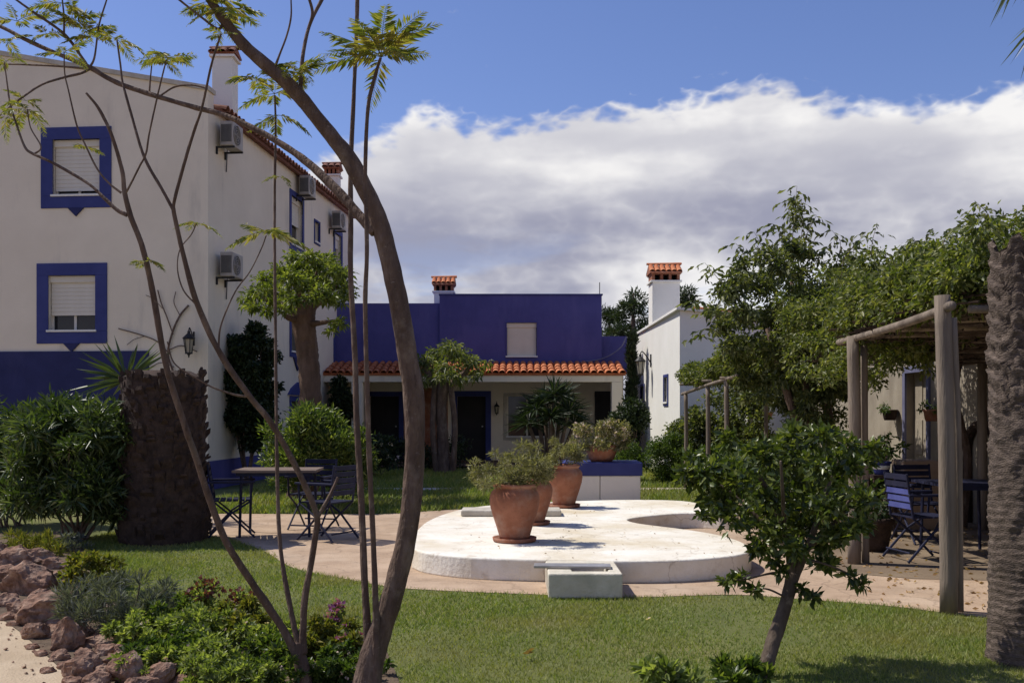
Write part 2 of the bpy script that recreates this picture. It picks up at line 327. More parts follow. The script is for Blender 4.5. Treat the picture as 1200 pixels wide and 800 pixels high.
M['leaf_bush'] = leafm('bush_leaf', (.035, .062, .015), (.085, .13, .028), (.25, .29, .08), .4, .4, .45)
M['leaf_oleander'] = leafm('oleander_leaf', (.026, .046, .015), (.055, .088, .026), (.15, .19, .07), .38, .3, .45)
M['leaf_olive'] = leafm('olive_grey_leaf', (.12, .12, .06), (.20, .19, .095), (.34, .31, .18), .5, .35)
M['leaf_hedge'] = leafm('hedge_leaf', (.035, .065, .014), (.07, .115, .025), (.16, .21, .05), .5, .35)
M['leaf_grey'] = leafm('lavender_leaf', (.075, .085, .07), (.13, .145, .12), (.22, .23, .20), .7, .25)
M['leaf_yellow'] = leafm('yellow_green_leaf', (.08, .10, .02), (.16, .17, .035), (.30, .26, .06), .5, .35)
M['leaf_ground'] = leafm('ground_cover_leaf', (.09, .125, .034), (.20, .25, .07), (.40, .43, .17), .5, .42)
M['leaf_spike'] = leafm('spiky_leaf', (.035, .055, .022), (.065, .095, .035), (.13, .16, .075), .4, .2)
M['petal_pink'] = leafm('pale_pink_petal', (.55, .40, .36), (.66, .52, .46), (.75, .66, .60), .6, .3)
M['petal_purple'] = leafm('purple_petal', (.20, .05, .17), (.30, .09, .25), (.42, .18, .36), .6, .3)
M['petal_rust'] = leafm('rust_petal', (.10, .03, .04), (.16, .05, .06), (.22, .08, .07), .6, .3)
M['litter'] = leafm('dry_leaf', (.20, .11, .045), (.33, .20, .085), (.46, .31, .15), .8, .2)
M['cypress'] = leafm('cypress_spray', (.010, .018, .008), (.018, .03, .011), (.032, .048, .017), .7, .1)
M['pine'] = leafm('conifer_spray', (.018, .032, .014), (.032, .052, .020), (.06, .08, .03), .6, .2)
# ------------------------------------------------------------------ ground, lawn, paving, paths
def sheet(name, poly, z, mat, sub=0):
    mb = MB(); mb.add([(x, y, z) for x, y in poly], [tuple(range(len(poly)))]); return mb.build(name, mat, kind='structure')
mbg = MB(); mbg.add([(-900, -60, -.03), (900, -60, -.03), (900, 2500, -.03), (-900, 2500, -.03)], [(0, 1, 2, 3)]); mbg.build('ground', M['earth'], kind='structure')
LAWN = [(-6.5, 2.5), (7, 2.5), (7, 27), (-9, 27), (-9, 14)]
sheet('lawn', LAWN, 0, M['lawn'])
front_px = [(232, 626), (275, 634), (310, 646), (345, 666), (420, 681), (480, 690), (640, 697), (740, 700), (860, 697), (950, 703), (1050, 711), (1130, 721), (1260, 734)]
PAVE = [tuple(G(x, y)[:2]) for x, y in front_px]+[(6.15, 7.2), (6.15, 20.5), (4.3, 20.5), (3.7, 16.2), (3.0, 15.3), (-.9, 15.2), (-1.9, 14.5), (-4.6, 14.6), (-5.2, 13.6)]
PAVE = [tuple(p) for p in spline(PAVE[:13], 4)]+PAVE[13:]
sheet('paving', PAVE, .005, M['paving'])
PATH = [(-1.7, 4.2), (-2.1, 4.9), (-2.48, 5.59), (-2.92, 6.19), (-3.32, 6.73), (-3.7, 7.2), (-4.7, 8.8), (-5.6, 10.4), (-7.0, 13.5), (-8.4, 16.5), (-12, 17.5), (-9, 10.4), (-8, 7), (-6, 3)]
sheet('sandy_path', PATH, .009, M['sand'])
BED = [(-1.75, 4.1), (-2.1, 4.9), (-2.48, 5.59), (-2.92, 6.19), (-3.32, 6.73), (-3.7, 7.2), (-4.7, 8.8), (-5.6, 10.4), (-6.4, 12.2), (-5.4, 12.4), (-4.55, 10.6), (-3.6, 8.6), (-2.75, 7.35), (-2.2, 6.95), (-1.5, 6.75), (-.85, 6.5), (-.6, 5.4), (-.9, 4.1)]
sheet('planting_bed', BED, .013, M['soil'])
sheet('earth_floor', [(2.95, 9.3), (3.6, 8.9), (6.15, 8.6), (6.15, 20.5), (4.3, 20.5), (3.7, 16.2), (3.1, 13)], .009, M['earth'])
sheet('stepping_path', [(-3.2, 19.0), (8, 19.0), (8, 19.55), (-3.2, 19.5)], .006, M['flagstone'])
sheet('porch_floor', [(-5, 26.2), (3.4, 26.2), (3.4, 31), (-5, 31)], .06, M['floor'])

# raised dry basin outline (top edge), from its plan
OUT_PX = [(482.7, 641.5), (485.7, 625), (504, 608.5), (540.7, 596.4), (590, 590.5), (680, 586.5), (740, 585.2), (799, 586.5), (832, 592.5), (858, 598.5), (866, 601.5), (850, 602.2), (808, 600.6), (771.7, 602.8), (742, 606.3), (736, 609.3), (753, 613.5), (801, 619.5), (841, 626), (868, 634), (880.6, 643), (863, 650), (808, 655), (738.7, 656.8), (636, 655.2), (551.7, 652.5), (500, 647)]
PLAT = [tuple(p) for p in spline([tuple(G(x, y, .2)[:2]) for x, y in OUT_PX+OUT_PX[:1]], 5)[:-1]]

# ------------------------------------------------------------------ building helpers
def ray_plane(Mw, px, py):
    """(u, z) where the line of sight meets the wall plane w = 0 of frame Mw"""
    Mi = Mw.inverted(); e = Mi @ Vector((0, 0, EYE)); q = Mi @ W(px, py, 10.0); t = -e.y/(q.y-e.y); h = e+(q-e)*t; return h.x, h.z
def wall_panel(mb, u0, u1, z0, top, ops, depth=.22, extra=()):
    us = sorted({u0, u1, *extra}|{a for o in ops for a in o[:2]}); zs = sorted({z0}|{a for o in ops for a in o[2:4]})
    for a, b in zip(us, us[1:]):
        for i, zl in enumerate(zs):
            zh = zs[i+1] if i+1 < len(zs) else None; um = (a+b)/2
            zm = (zl+zh)/2 if zh is not None else zl+.01
            if any(o[0] < um < o[1] and o[2] < zm < o[3] for o in ops): continue
            mb.add([(a, 0, zl), (b, 0, zl), (b, 0, zh if zh is not None else top(b)), (a, 0, zh if zh is not None else top(a))], [(0, 1, 2, 3)])
    for a, b, c, e in [o[:4] for o in ops]:
        mb.add([(a, 0, c), (b, 0, c), (b, 0, e), (a, 0, e), (a, depth, c), (b, depth, c), (b, depth, e), (a, depth, e)], [(0, 1, 5, 4), (1, 2, 6, 5), (2, 3, 7, 6), (3, 0, 4, 7)])
def barrel_tile(L=.45, r0=.075, r1=.095, n=7, t=.014, mat='tile'):
    """curved roof tile running downhill along +X from the origin"""
    vs = []; fs = []
    for x, r in ((0, r0), (L, r1)):
        for rr in (r, r-t):
            for j in range(n): a = math.pi*j/(n-1); vs.append((x, rr*math.cos(a), rr*math.sin(a)))
    for j in range(n-1):
        fs += [(j, j+1, 2*n+j+1, 2*n+j), (n+j, 3*n+j, 3*n+j+1, n+j+1), (2*n+j, 2*n+j+1, 3*n+j+1, 3*n+j), (j, n+j, n+j+1, j+1)]
    me = bpy.data.meshes.new('roof_tile'); me.from_pydata(vs, [], fs); me.materials.append(M[mat]); return me
TILE_OLD = barrel_tile(.45, .075, .095, mat='tile_old'); TILE = barrel_tile(); TILE_S = barrel_tile(.34, .06, .075); TILE_SO = barrel_tile(.34, .06, .075, mat='tile_old')
def tile_field(parent, Mf, ncol, pitch, rows, slope, step, mesh=TILE, x_off=0.0):
    """Mf: frame whose +X runs downhill and +Y along the eave, origin on the top edge"""
    for c in range(ncol):
        for r in range(rows):
            m = Mf @ Matrix.Rotation(slope, 4, 'Y') @ Matrix.Translation((x_off+r*step+random.uniform(-.012, .012), c*pitch+random.uniform(-.008, .008), .02-.006*r+.03*(1 if r < 0 else 0)+random.uniform(-.003, .003)))
            add_obj('roof_tile', mesh, parent, m @ Matrix.Rotation(random.uniform(-.03, .03), 4, 'Z'))
def slat_mesh(w, h):
    mb = MB(); mb.box((0, -.006, 0), (w, .006, h*.86)); mb.box((0, .001, h*.86), (w, .005, h))
    me = bpy.data.meshes.new('slat'); me.from_pydata(mb.v, [], mb.f); me.materials.append(M['slat']); return me
def window(parent, Mw, u0, u1, z0, z1, fw, shut, frame=None, ornament=None, pitch=.075, slats=True, panes=True):
    frame = frame or M['blue_bright']; mb = MB(Mw)
    mb.box((u0-fw, -.025, z1), (u1+fw, .05, z1+fw)); mb.box((u0-fw, -.025, z0-fw), (u1+fw, .05, z0))
    mb.box((u0-fw, -.025, z0), (u0, .05, z1)); mb.box((u1, -.025, z0), (u1+fw, .05, z1))
    w = mb.build('window', frame, parent, bevel=.006)
    MB(Mw).box((u0-.02, .15, z0-.02), (u1+.02, .17, z1+.02)).build('glass', M['glass'], w)
    if panes:
        mb = MB(Mw); um = (u0+u1)/2
        mb.box((um-.025, .125, z0), (um+.025, .149, z1)); mb.box((u0, .125, z0), (u0+.04, .149, z1)); mb.box((u1-.04, .125, z0), (u1, .149, z1)); mb.build('casement', M['slat'], w)
    MB(Mw).box((u0-.03, -.05, z0-.012), (u1+.03, .12, z0+.028)).build('sill', M['white_bright'], w, bevel=.005)
    if shut > 0:
        h = (z1-z0)*shut; n = max(2, int(round(h/pitch))); me = slat_mesh(u1-u0-.03, h/n)
        MB(Mw).box((u0, .045, z1-.13), (u1, .12, z1-.001)).build('shutter_box', M['slat'], w, bevel=.008)
        if slats:
            for i in range(n):
                z = z1-h+i*h/n
                if z > z1-.14: break
                add_obj('slat', me, w, Mw @ Matrix.Translation((u0+.015, .085, z)))
        else:
            mb = MB(Mw)
            for i in range(n): z = z1-h+i*h/n; mb.box((u0+.015, .079, z), (u1-.015, .091, z+h/n*.86)); mb.box((u0+.015, .086, z+h/n*.86), (u1-.015, .09, z+h/n))
            tag(mb.build('roller_shutter', M['slat'], w), kind='stuff')
    if ornament:
        um = (u0+u1)/2; a = ornament; zz = z0-fw-.002
        MB(Mw).add([(um-a, -.04, zz), (um+a, -.04, zz), (um+a*.55, -.04, zz-a*.45), (um, -.04, zz-a), (um-a*.55, -.04, zz-a*.45), (um-a, .0, zz), (um+a, .0, zz), (um+a*.55, .0, zz-a*.45), (um, .0, zz-a), (um-a*.55, .0, zz-a*.45)],
                   [(0, 4, 3, 2, 1), (5, 6, 7, 8, 9), (0, 1, 6, 5), (1, 2, 7, 6), (2, 3, 8, 7), (3, 4, 9, 8), (4, 0, 5, 9)]).build('sill_ornament', M['navy'], w)
    return w
def chimney(parent, c, w, z0, z1, tiles=5, mat=None, vents=True, name='chimney', old=False, rise=.17):
    """white stack with a little tiled roof; c = centre (x, y)"""
    mat = mat or M['white_bright']; x, y = c; h = w/2
    ch = MB().box((x-h, y-h, z0), (x+h, y+h, z1)).build(name, mat, parent, bevel=.012)
    MB().box((x-h-.05, y-h-.05, z1), (x+h+.05, y+h+.05, z1+.05)).build('collar', mat, ch, bevel=.008)
    zt = z1+.05
    if vents:
        n = 4
        for i in range(n):
            xx = x-h+.03+(w-.06)*i/(n-1)
            MB().box((xx-.035, y-h+.02, zt), (xx+.035, y+h-.02, zt+.16)).build('pier', M['pot'], ch)
        MB().box((x-h+.06, y-.04, zt), (x+h-.06, y+.04, zt+.155)).build('flue', M['dark'], ch); zt += .16
    MB().box((x-h-.03, y-h-.03, zt), (x+h+.03, y+h+.03, zt+.035)).build('slab', M['pot'], ch)
    half = h+.10; sl = math.atan2(rise, half)
    MB().add([(x-h-.06, y-half+.03, zt+.036), (x+h+.06, y-half+.03, zt+.036), (x+h+.06, y+half-.03, zt+.036), (x-h-.06, y+half-.03, zt+.036), (x-h-.06, y, zt+rise), (x+h+.06, y, zt+rise)],
             [(0, 1, 5, 4), (2, 3, 4, 5), (0, 4, 3), (1, 2, 5), (3, 2, 1, 0)]).build('cap', M['pot'], ch)
    p = (w+.14)/tiles
    for sgn, ang in ((-1, -math.pi/2), (1, math.pi/2)):
        for i in range(tiles):
            m = Matrix.Translation((x-h-.07+p*(i+.5), y, zt+rise+.015)) @ Matrix.Rotation(ang, 4, 'Z') @ Matrix.Rotation(sl, 4, 'Y') @ Matrix.Translation((.02, 0, 0)) @ Matrix.Diagonal((half/.40*1.02, p/.15, .8, 1))
            add_obj('roof_tile', TILE_SO if old else TILE_S, ch, m)
    add_obj('ridge_tile', TILE_OLD if old else TILE, ch, Matrix.Translation((x-h-.1, y, zt+rise+.02)) @ Matrix.Diagonal(((w+.2)/.45, .8, .7, 1)))
    return ch
def lantern(loc, out, label, s=1.0, drop=True):
    """iron wall lantern hung on a bracket; loc on the wall, out = outward direction"""
    loc = Vector(loc); out = Vector(out).normalized(); t = thing('wall_lantern', loc, label, 'lantern', 'iron wall lanterns')
    c = loc+out*.24*s; up = Vector((0, 0, 1))
    mb = MB(); mb.tube([loc+up*.02, loc+up*.30*s], .022*s, 6); mb.tube([Vector(p) for p in spline([tuple(loc+up*.10*s), tuple(loc+out*.10*s+up*.26*s), tuple(loc+out*.2*s+up*.36*s), tuple(c+up*.30*s)], 5)], .013*s, 6); mb.build('bracket', M['iron'], t)
    mb = MB()
    for i in range(6):
        a = i*math.pi/3; r0, r1 = .065*s, .105*s
        mb.tube([c+Vector((r0*math.cos(a), r0*math.sin(a), -.14*s)), c+Vector((r1*math.cos(a), r1*math.sin(a), .14*s))], .008*s, 5)
    mb.lathe(c, [(.075*s, -.16*s), (.075*s, -.135*s)], 12); mb.lathe(c, [(.115*s, .13*s), (.115*s, .15*s)], 12); mb.build('cage', M['iron'], t)
    MB().lathe(c, [(.055*s, -.135*s), (.092*s, .13*s)], 6).build('glass', M['lampglass'], t)
    MB().lathe(c, [(.13*s, .15*s), (.07*s, .21*s), (.03*s, .25*s), (.03*s, .29*s), (.008*s, .31*s)], 12).build('cap', M['iron'], t)
    MB().lathe(c, [(.04*s, -.16*s), (.012*s, -.20*s), (.018*s, -.215*s), (.004*s, -.235*s)], 8).build('finial', M['iron'], t)
    return t

# ------------------------------------------------------------------ three-storey white house on the left
MB_ = Matrix.Translation((-5.8, 19, 0)) @ Matrix.Rotation(-.0864, 4, 'Z')
hotel = thing('white_house', (-5.8, 19, 0), 'three storey white house with blue window frames on the left', 'building', rz=-.0864)
FR = MB_; SD = MB_ @ Matrix.Rotation(math.pi/2, 4, 'Z')
def rect(Mw, x0, x1, y0, y1):
    a = ray_plane(Mw, x0, y0); b = ray_plane(Mw, x1, y1); return a[0], b[0], b[1], a[1]
fo = [rect(FR, 62, 117, 164, 229), rect(FR, 57, 112, 323, 388)]
so_u = (5.15, 6.05); far_u = (9.15, 9.85)
so = [(5.15, 6.05, 5.55, 6.75), (5.15, 6.05, 2.95, 4.05), (5.15, 6.05, .6, 1.75), (7.15, 7.6, 5.95, 6.5), (9.15, 9.85, 5.6, 6.55), (9.15, 9.85, 2.55, 3.9)]
gtop = lambda u: 7.62+.19*min(-u, 12+u)
mb = MB(FR); wall_panel(mb, -12, 0, 0, gtop, fo, .2, extra=(-6,)); mb.M = SD; wall_panel(mb, 0, 11, 0, lambda u: 7.36, so, .2)
mb.M = FR; mb.add([(-12, 0, 0), (-12, 11, 0), (-12, 11, 7.36), (-12, 0, 7.36), (0, 11, 0), (0, 11, 7.36), (-6, 11, 8.5)], [(0, 1, 2, 3), (1, 4, 5, 6, 2)])
mb.add([(0, 0, 7.36), (0, .28, 7.36), (0, .28, 7.62), (0, 0, 7.62), (-6, .28, 8.76), (-12, .28, 7.62)], [(0, 1, 2, 3), (2, 4, 5)])
mb.build('wall', M['white'], hotel)
mb = MB(FR)
for a, b in ((-6, .03), (-12.03, -6)):
    mb.add([(a, -.04, gtop(a)+.002), (b, -.04, gtop(b)+.002), (b, .32, gtop(b)+.002), (a, .32, gtop(a)+.002), (a, -.04, gtop(a)+.09), (b, -.04, gtop(b)+.09), (b, .32, gtop(b)+.09), (a, .32, gtop(a)+.09)], [(3,2,1,0),(4,5,6,7),(0,1,5,4),(1,2,6,5),(2,3,7,6),(3,0,4,7)])
mb.build('coping', M['stone'], hotel)
roof = MB(FR)
for sg in (1, -1):
    X = lambda u: -6+sg*(u+6)
    roof.add([(X(-6), .3, 8.50), (X(.14), .3, 7.36), (X(.14), 11.1, 7.36), (X(-6), 11.1, 8.50), (X(-6), .3, 8.44), (X(.14), .3, 7.30), (X(.14), 11.1, 7.30), (X(-6), 11.1, 8.44)], [(0,1,2,3),(7,6,5,4),(0,4,5,1),(1,5,6,2),(2,6,7,3)])
roof = roof.build('roof', M['tile_old'], hotel)
tile_field(roof, FR @ Matrix.Translation((-.95, .42, 7.36+.185*1.09)), 49, .222, 3, math.atan(.186), .37, TILE_OLD)
x175 = ray_plane(FR, 175, 411)
MB(FR).box((-12, -.05, 0), (x175[0], -.001, x175[1])).build('blue_dado', M['navy'], hotel, bevel=.008)
MB(SD).box((-.05, -.03, 0), (11, -.001, .55)).build('plinth', M['blue'], hotel)
for i, (o, sh, orn) in enumerate(zip(fo, (.90, .71), (.16, .16))): window(hotel, FR, *o, .235, sh, ornament=orn)
for i, o in enumerate(so): window(hotel, SD, *o, .05 if i == 3 else .13, (.55, .3, 0, 0, .4, .35)[i], ornament=None if i in (2, 3) else .32, slats=True)
MB(SD).add([(4.85, -.06, 1.9), (6.35, -.06, 1.9), (6.1, -.06, 2.06), (5.6, -.06, 2.22), (5.1, -.06, 2.06), (4.85, 0, 1.9), (6.35, 0, 1.9), (6.1, 0, 2.06), (5.6, 0, 2.22), (5.1, 0, 2.06)], [(0,1,2,3,4),(9,8,7,6,5),(0,5,6,1),(1,6,7,2),(2,7,8,3),(3,8,9,4),(4,9,5,0)]).build('pediment', M['blue_bright'], hotel)
c1 = MB_ @ Vector((-.24, 1.5, 0)); chimney(hotel, (c1.x, c1.y), .42, 7.3, 8.72, 3, mat=M['white_bright'], vents=False, old=True)
c2 = MB_ @ Vector((-.45, 10.6, 0)); chimney(hotel, (c2.x, c2.y), .42, 7.3, 8.45, 3, old=True)
def air_conditioner(u, z, label):
    Mc = SD @ Matrix.Translation((u, -.36, z)) @ Matrix.Diagonal((.8, .85, .85, 1)); t = thing('air_conditioner', SD @ Vector((u, -.25, z)), label, 'air conditioner', 'air conditioners on the white side wall', rz=-.0864)
    MB(Mc).box((-.36, 0, 0), (.36, .30, .56)).build('casing', M['ac'], t, bevel=.02)
    mb = MB(Mc)
    for i in range(9): mb.box((-.364-.008, .03+i*.028, .08), (-.362, .045+i*.028, .48))
    mb.build('side_louvre', M['ac_dark'], t)
    mb = MB(Mc)
    for r in (.06, .12, .18, .225): mb.tube([(-.08+r*math.cos(a), -.012, .28+r*math.sin(a)) for a in [k*math.pi/10 for k in range(21)]], .008, 5, False)
    for k in range(6): mb.tube([(-.08, -.012, .28), (-.08+.225*math.cos(k*math.pi/3), -.012, .28+.225*math.sin(k*math.pi/3))], .006, 5)
    mb.build('fan_guard', M['ac'], t)
    MB(Mc @ Matrix.Translation((-.08, -.003, .28)) @ Matrix.Rotation(math.pi/2, 4, 'X')).lathe((0, 0, 0), [(.23, -.002), (.23, .004)], 24).build('fan_recess', M['ac_dark'], t)
    for s in (-.28, .28):
        MB(Mc).box((s-.02, -.02, -.04), (s+.02, .42, -.002)).box((s-.02, .38, -.18), (s+.02, .42, -.04)).build('bracket', M['iron'], t)
    MB(Mc).tube([(.3, .32, .2), (.34, .38, .1), (.34, .40, -.45)], .012, 6).build('pipe', M['iron'], t)
air_conditioner(.62, 4.12, 'air conditioner low on the white side wall above the ivy column')
air_conditioner(.62, 6.66, 'air conditioner high at the corner of the white house under the eave')
air_conditioner(5.75, 6.82, 'air conditioner above the upper side window of the white house')
air_conditioner(8.75, 6.55, 'farthest air conditioner under the eave of the white house')
lu, lz = ray_plane(FR, 227, 403)
lantern(FR @ Vector((lu, 0, lz-.05)), FR.to_3x3() @ Vector((0, -1, 0)), 'iron lantern on the shaded front of the white house', .95)

# ------------------------------------------------------------------ blue and white house at the back
bh = thing('blue_house', (0, 28, 0), 'low blue and white house with tiled porch roof at the back', 'building')
I4 = Matrix.Identity(4)
PW = Matrix.Translation((0, 28.3, 0)); sh = (-.15, .70, 3.05, 4.02)
mb = MB(PW); wall_panel(mb, -2.06, 2.55, 2.75, lambda u: 4.8, [sh], .2)
mb.add([(-2.06, 0, 4.8), (2.55, 0, 4.8), (2.55, 5, 4.8), (-2.06, 5, 4.8), (2.55, 0, 2.75), (2.55, 5, 2.75), (-2.06, 5, 2.75), (-2.06, 0, 2.75)], [(0, 1, 2, 3), (1, 4, 5, 2), (0, 3, 6, 7)])
mb.build('parapet', M['blue'], bh)
MB().box((-6.5, 28.36, 2.75), (-2.063, 33, 4.58)).build('low_parapet', M['blue'], bh)
MB().box((2.553, 28.6, 2.6), (3.3, 33, 3.66)).build('side_parapet', M['blue'], bh)
MB().box((-2.08, 28.27, 4.802), (2.58, 28.5, 4.84)).build('coping', M['blue_bright'], bh)
window(bh, PW, *sh, .03, 1.0, frame=M['blue'], pitch=.05, slats=False, panes=False)
proof = MB(); proof.add([(-6.5, 28.3, 2.85), (3.08, 28.3, 2.85), (3.08, 26.95, 2.54), (-6.5, 26.95, 2.54), (-6.5, 28.3, 2.79), (3.08, 28.3, 2.79), (3.08, 26.95, 2.48), (-6.5, 26.95, 2.48)], [(0,1,2,3),(7,6,5,4),(0,4,5,1),(1,5,6,2),(2,6,7,3)])
proof = proof.build('porch_roof', M['tile'], bh)
tile_field(proof, Matrix.Translation((-5.0, 28.3, 2.85)) @ Matrix.Rotation(-math.pi/2, 4, 'Z') , 43, .19, 4, math.atan(.31/1.35), .335)
MB().box((-6.5, 26.99, 2.30), (3.0, 27.25, 2.475)).build('porch_beam', M['white'], bh, bevel=.01)
for x in (-4.2, 2.85): MB().box((x-.15, 26.97, 0), (x+.15, 27.27, 2.298)).build('pillar', M['white'], bh, bevel=.01)
BW = Matrix.Translation((0, 29.5, 0)); do = (-1.62, -.78, .06, 1.95); wo = (-.15, 1.05, .75, 1.95); lo = (-4.2, -3.35, .06, 1.95)
mb = MB(BW); wall_panel(mb, -6.5, 3.3, 0, lambda u: 2.86, [do, wo, lo], .2); mb.build('wall', M['white'], bh)
MB().box((2.45, 29.44, .06), (2.95, 29.499, 2.1)).build('dark_doorway', M['dark'], bh)
MB().box((-3.2, 29.46, 0), (-1.9, 29.499, 2.2)).build('brown_panel', M['pot'], bh)
def door(parent, Mw, o, fw, frame, leaf):
    u0, u1, z0, z1 = o; mb = MB(Mw)
    mb.box((u0-fw, -.03, z0), (u0, .05, z1)).box((u1, -.03, z0), (u1+fw, .05, z1)).box((u0-fw, -.03, z1), (u1+fw, .05, z1+fw)); d = mb.build('door', frame, parent)
    MB(Mw).box((u0, .12, z0), (u1, .16, z1)).build('leaf', leaf, d)
    mb = MB(Mw)
    for a in (0, 1): 
        for b in (0, 1, 2): mb.box((u0+.08+a*(u1-u0)/2, .105, z0+.12+b*(z1-z0)/3), (u0+(a+1)*(u1-u0)/2-.06, .121, z0-.04+(b+1)*(z1-z0)/3))
    mb.build('door_panel', leaf, d); MB(Mw).tube([(u1-.1, .08, z0+1.0), (u1-.1, .12, z0+1.0)], .025, 8).build('handle', M['metal'], d); return d
door(bh, BW, do, .16, M['blue_bright'], M['dark']); door(bh, BW, lo, .14, M['blue_bright'], M['dark'])
window(bh, BW, *wo, .1, 0, frame=M['stone'])
chimney(bh, (-2.02, 29.6), .56, 3.9, 5.0, 5, rise=.24)
tag(MB().tube([(2.5, 28.4, 4.8), (2.5, 28.4, 5.18)], .012, 6).build('antenna_rod', M['iron'], None, base=(2.5, 28.4, 4.8)), 'thin rod standing at the right end of the blue parapet', 'antenna')
tag(MB().tube([Vector(p) for p in spline([tuple(W(734, 394, 28.2)), tuple(W(728, 406, 28.2)), tuple(W(715, 416, 28.2)), tuple(W(700, 421.5, 28.2)), tuple(W(680, 424, 28.26))], 6)], .018, 6).build('cable', M['cable'], None, base=W(734, 394, 28.2)), 'pale cable sagging down the right end of the blue parapet', 'cable')
lantern((-.45, 29.5, 1.55), (0, -1, 0), 'small dark lantern beside the porch door of the blue house', .7)

# ------------------------------------------------------------------ white house with the tall chimney
rh = thing('chimney_house', (3.71, 22, 0), 'sunlit white house with tall tiled chimney right of the blue house', 'building')
LW = Matrix.Translation((3.66, 30, 0)) @ Matrix.Rotation(-math.pi/2+.006, 4, 'Z')      # u runs towards the camera, w into the house
n1 = (5.85, 6.4, 1.70, 2.32); n2 = (1.7, 2.4, 1.55, 2.2)
mb = MB(LW); wall_panel(mb, 0, 8, 0, lambda u: 3.74, [n1, n2], .2); mb.build('side_wall', M['white_bright'], rh)
rt = lambda x: 3.74-.10*max(0, x-3.71)
mb = MB(); mb.add([(3.712, 22, 0), (8.5, 22, 0), (8.5, 22, rt(8.5)), (3.712, 22, 3.74), (3.71, 30, 0), (8.5, 30, 0), (8.5, 30, rt(8.5)), (3.71, 30, 3.74)], [(0, 1, 2, 3), (1, 5, 6, 2), (5, 4, 7, 6)]); mb.build('front_wall', M['white_bright'], rh)
rr = MB().add([(3.62, 21.9, 3.745), (8.6, 21.9, rt(8.5)+.005), (8.6, 30.1, rt(8.5)+.005), (3.62, 30.1, 3.745), (3.62, 21.9, 3.80), (8.6, 21.9, rt(8.5)+.06), (8.6, 30.1, rt(8.5)+.06), (3.62, 30.1, 3.80)], [(3,2,1,0),(4,5,6,7),(0,1,5,4),(1,2,6,5),(2,3,7,6),(3,0,4,7)]).build('roof', M['white_bright'], rh)
for i in range(9):
    x = 4.0+i*.42; add_obj('roof_tile', TILE, rr, Matrix.Translation((x, 21.98, rt(x)+.06)) @ Matrix.Rotation(math.atan(.10), 4, 'Y') @ Matrix.Diagonal((1, .7, .6, 1)))
window(rh, LW, *n1, .07, 0, frame=M['blue_bright']); window(rh, LW, *n2, .07, 0, frame=M['blue_bright'])
MB().box((3.60, 28.4, 0), (3.66, 29.6, 1.15)).build('base_panel', M['cable'], rh)
chimney(rh, (4.03, 26.4), .72, 3.70, 4.88, 6, vents=True, rise=.27)
lantern((3.67, 26.3, 2.65), (-1, -.1, 0), 'black iron lantern on the sunlit wall of the chimney house', 1.2)

# ------------------------------------------------------------------ long white wall behind the pergola
lw = thing('garden_house', (6.2, 14, 0), 'long white house wall in the shade behind the pergola', 'building')
RW = Matrix.Translation((6.2, 22, 0)) @ Matrix.Rotation(-math.pi/2, 4, 'Z')             # u = 22 - y
ro = (6.35, 7.15, .03, 2.1)
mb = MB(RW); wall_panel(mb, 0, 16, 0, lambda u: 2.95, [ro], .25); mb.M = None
mb.add([(6.2, 6, 0), (10, 6, 0), (10, 6, 2.95), (6.2, 6, 2.95), (10, 22, 0), (10, 22, 2.95), (6.2, 22, 2.95), (6.2, 22, 0)], [(0, 1, 2, 3), (4, 5, 6, 7), (1, 4, 5, 2)]); mb.build('wall', M['shaded_plaster'], lw)
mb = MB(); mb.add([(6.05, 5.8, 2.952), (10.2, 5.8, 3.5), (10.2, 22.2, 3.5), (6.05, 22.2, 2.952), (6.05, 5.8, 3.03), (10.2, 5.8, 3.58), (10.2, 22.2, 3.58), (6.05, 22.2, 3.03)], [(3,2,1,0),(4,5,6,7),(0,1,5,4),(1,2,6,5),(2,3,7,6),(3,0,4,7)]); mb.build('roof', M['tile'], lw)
door(lw, RW, ro, .10, M['cable'], M['shaded_plaster'])
mb = MB(RW)   # dark arched frame on the wall
arc = [(8.55, -.05, .01), (8.55, -.05, 1.0)]+[(8.95-.4*math.cos(a), -.05, 1.0+.34*math.sin(a)) for a in [k*math.pi/8 for k in range(9)]]+[(9.35, -.05, 1.0), (9.35, -.05, .01)]
af = tag(MB(RW).tube(arc, .06, 8).build('arched_frame', M['stump'], None, base=(6.2, 13.05, 0)), 'dark arched frame on the white wall behind the pergola post', 'frame')
# ------------------------------------------------------------------ white platform, slab, basin, planter
pf = MB().prism(PLAT, 0, .2).build('white_platform', M['platform'], None, base=(PLAT[0][0], PLAT[0][1], 0), bevel=.018, seg=3)
tag(pf, 'low curved white platform with a crescent bay in the paving', 'platform')
a = G(540, 605, .2); b = G(658, 605, .2)
tag(MB().box((a.x, a.y, .203), (b.x, a.y+.45, .275)).build('stone_slab', M['stone'], None, base=(a.x, a.y, .203), bevel=.015), 'thin pale stone slab lying on the white platform behind the pots', 'slab')
bx = thing('basin_box', (.65, 8.3, 0), 'mossy white stone trough at the front edge of the platform', 'trough')
x0, x1, y0, y1, h = .29, .885, 7.96, 8.66, .205
mb = MB(); mb.box((x0, y0, .006), (x1, y0+.13, h)).box((x0, y1-.13, .006), (x1, y1, h)).box((x0, y0+.13, .006), (x0+.2, y1-.13, h-.001)).box((x1-.1, y0+.13, .006), (x1, y1-.13, h-.001)).box((x0+.2, y0+.13, .006), (x1-.1, y1-.13, .05))
mb.build('trough', M['basin'], bx, bevel=.012)
MB().box((x0+.2, y0+.13, .06), (x1-.1, y1-.13, .075)).build('dirt', M['soil'], bx)
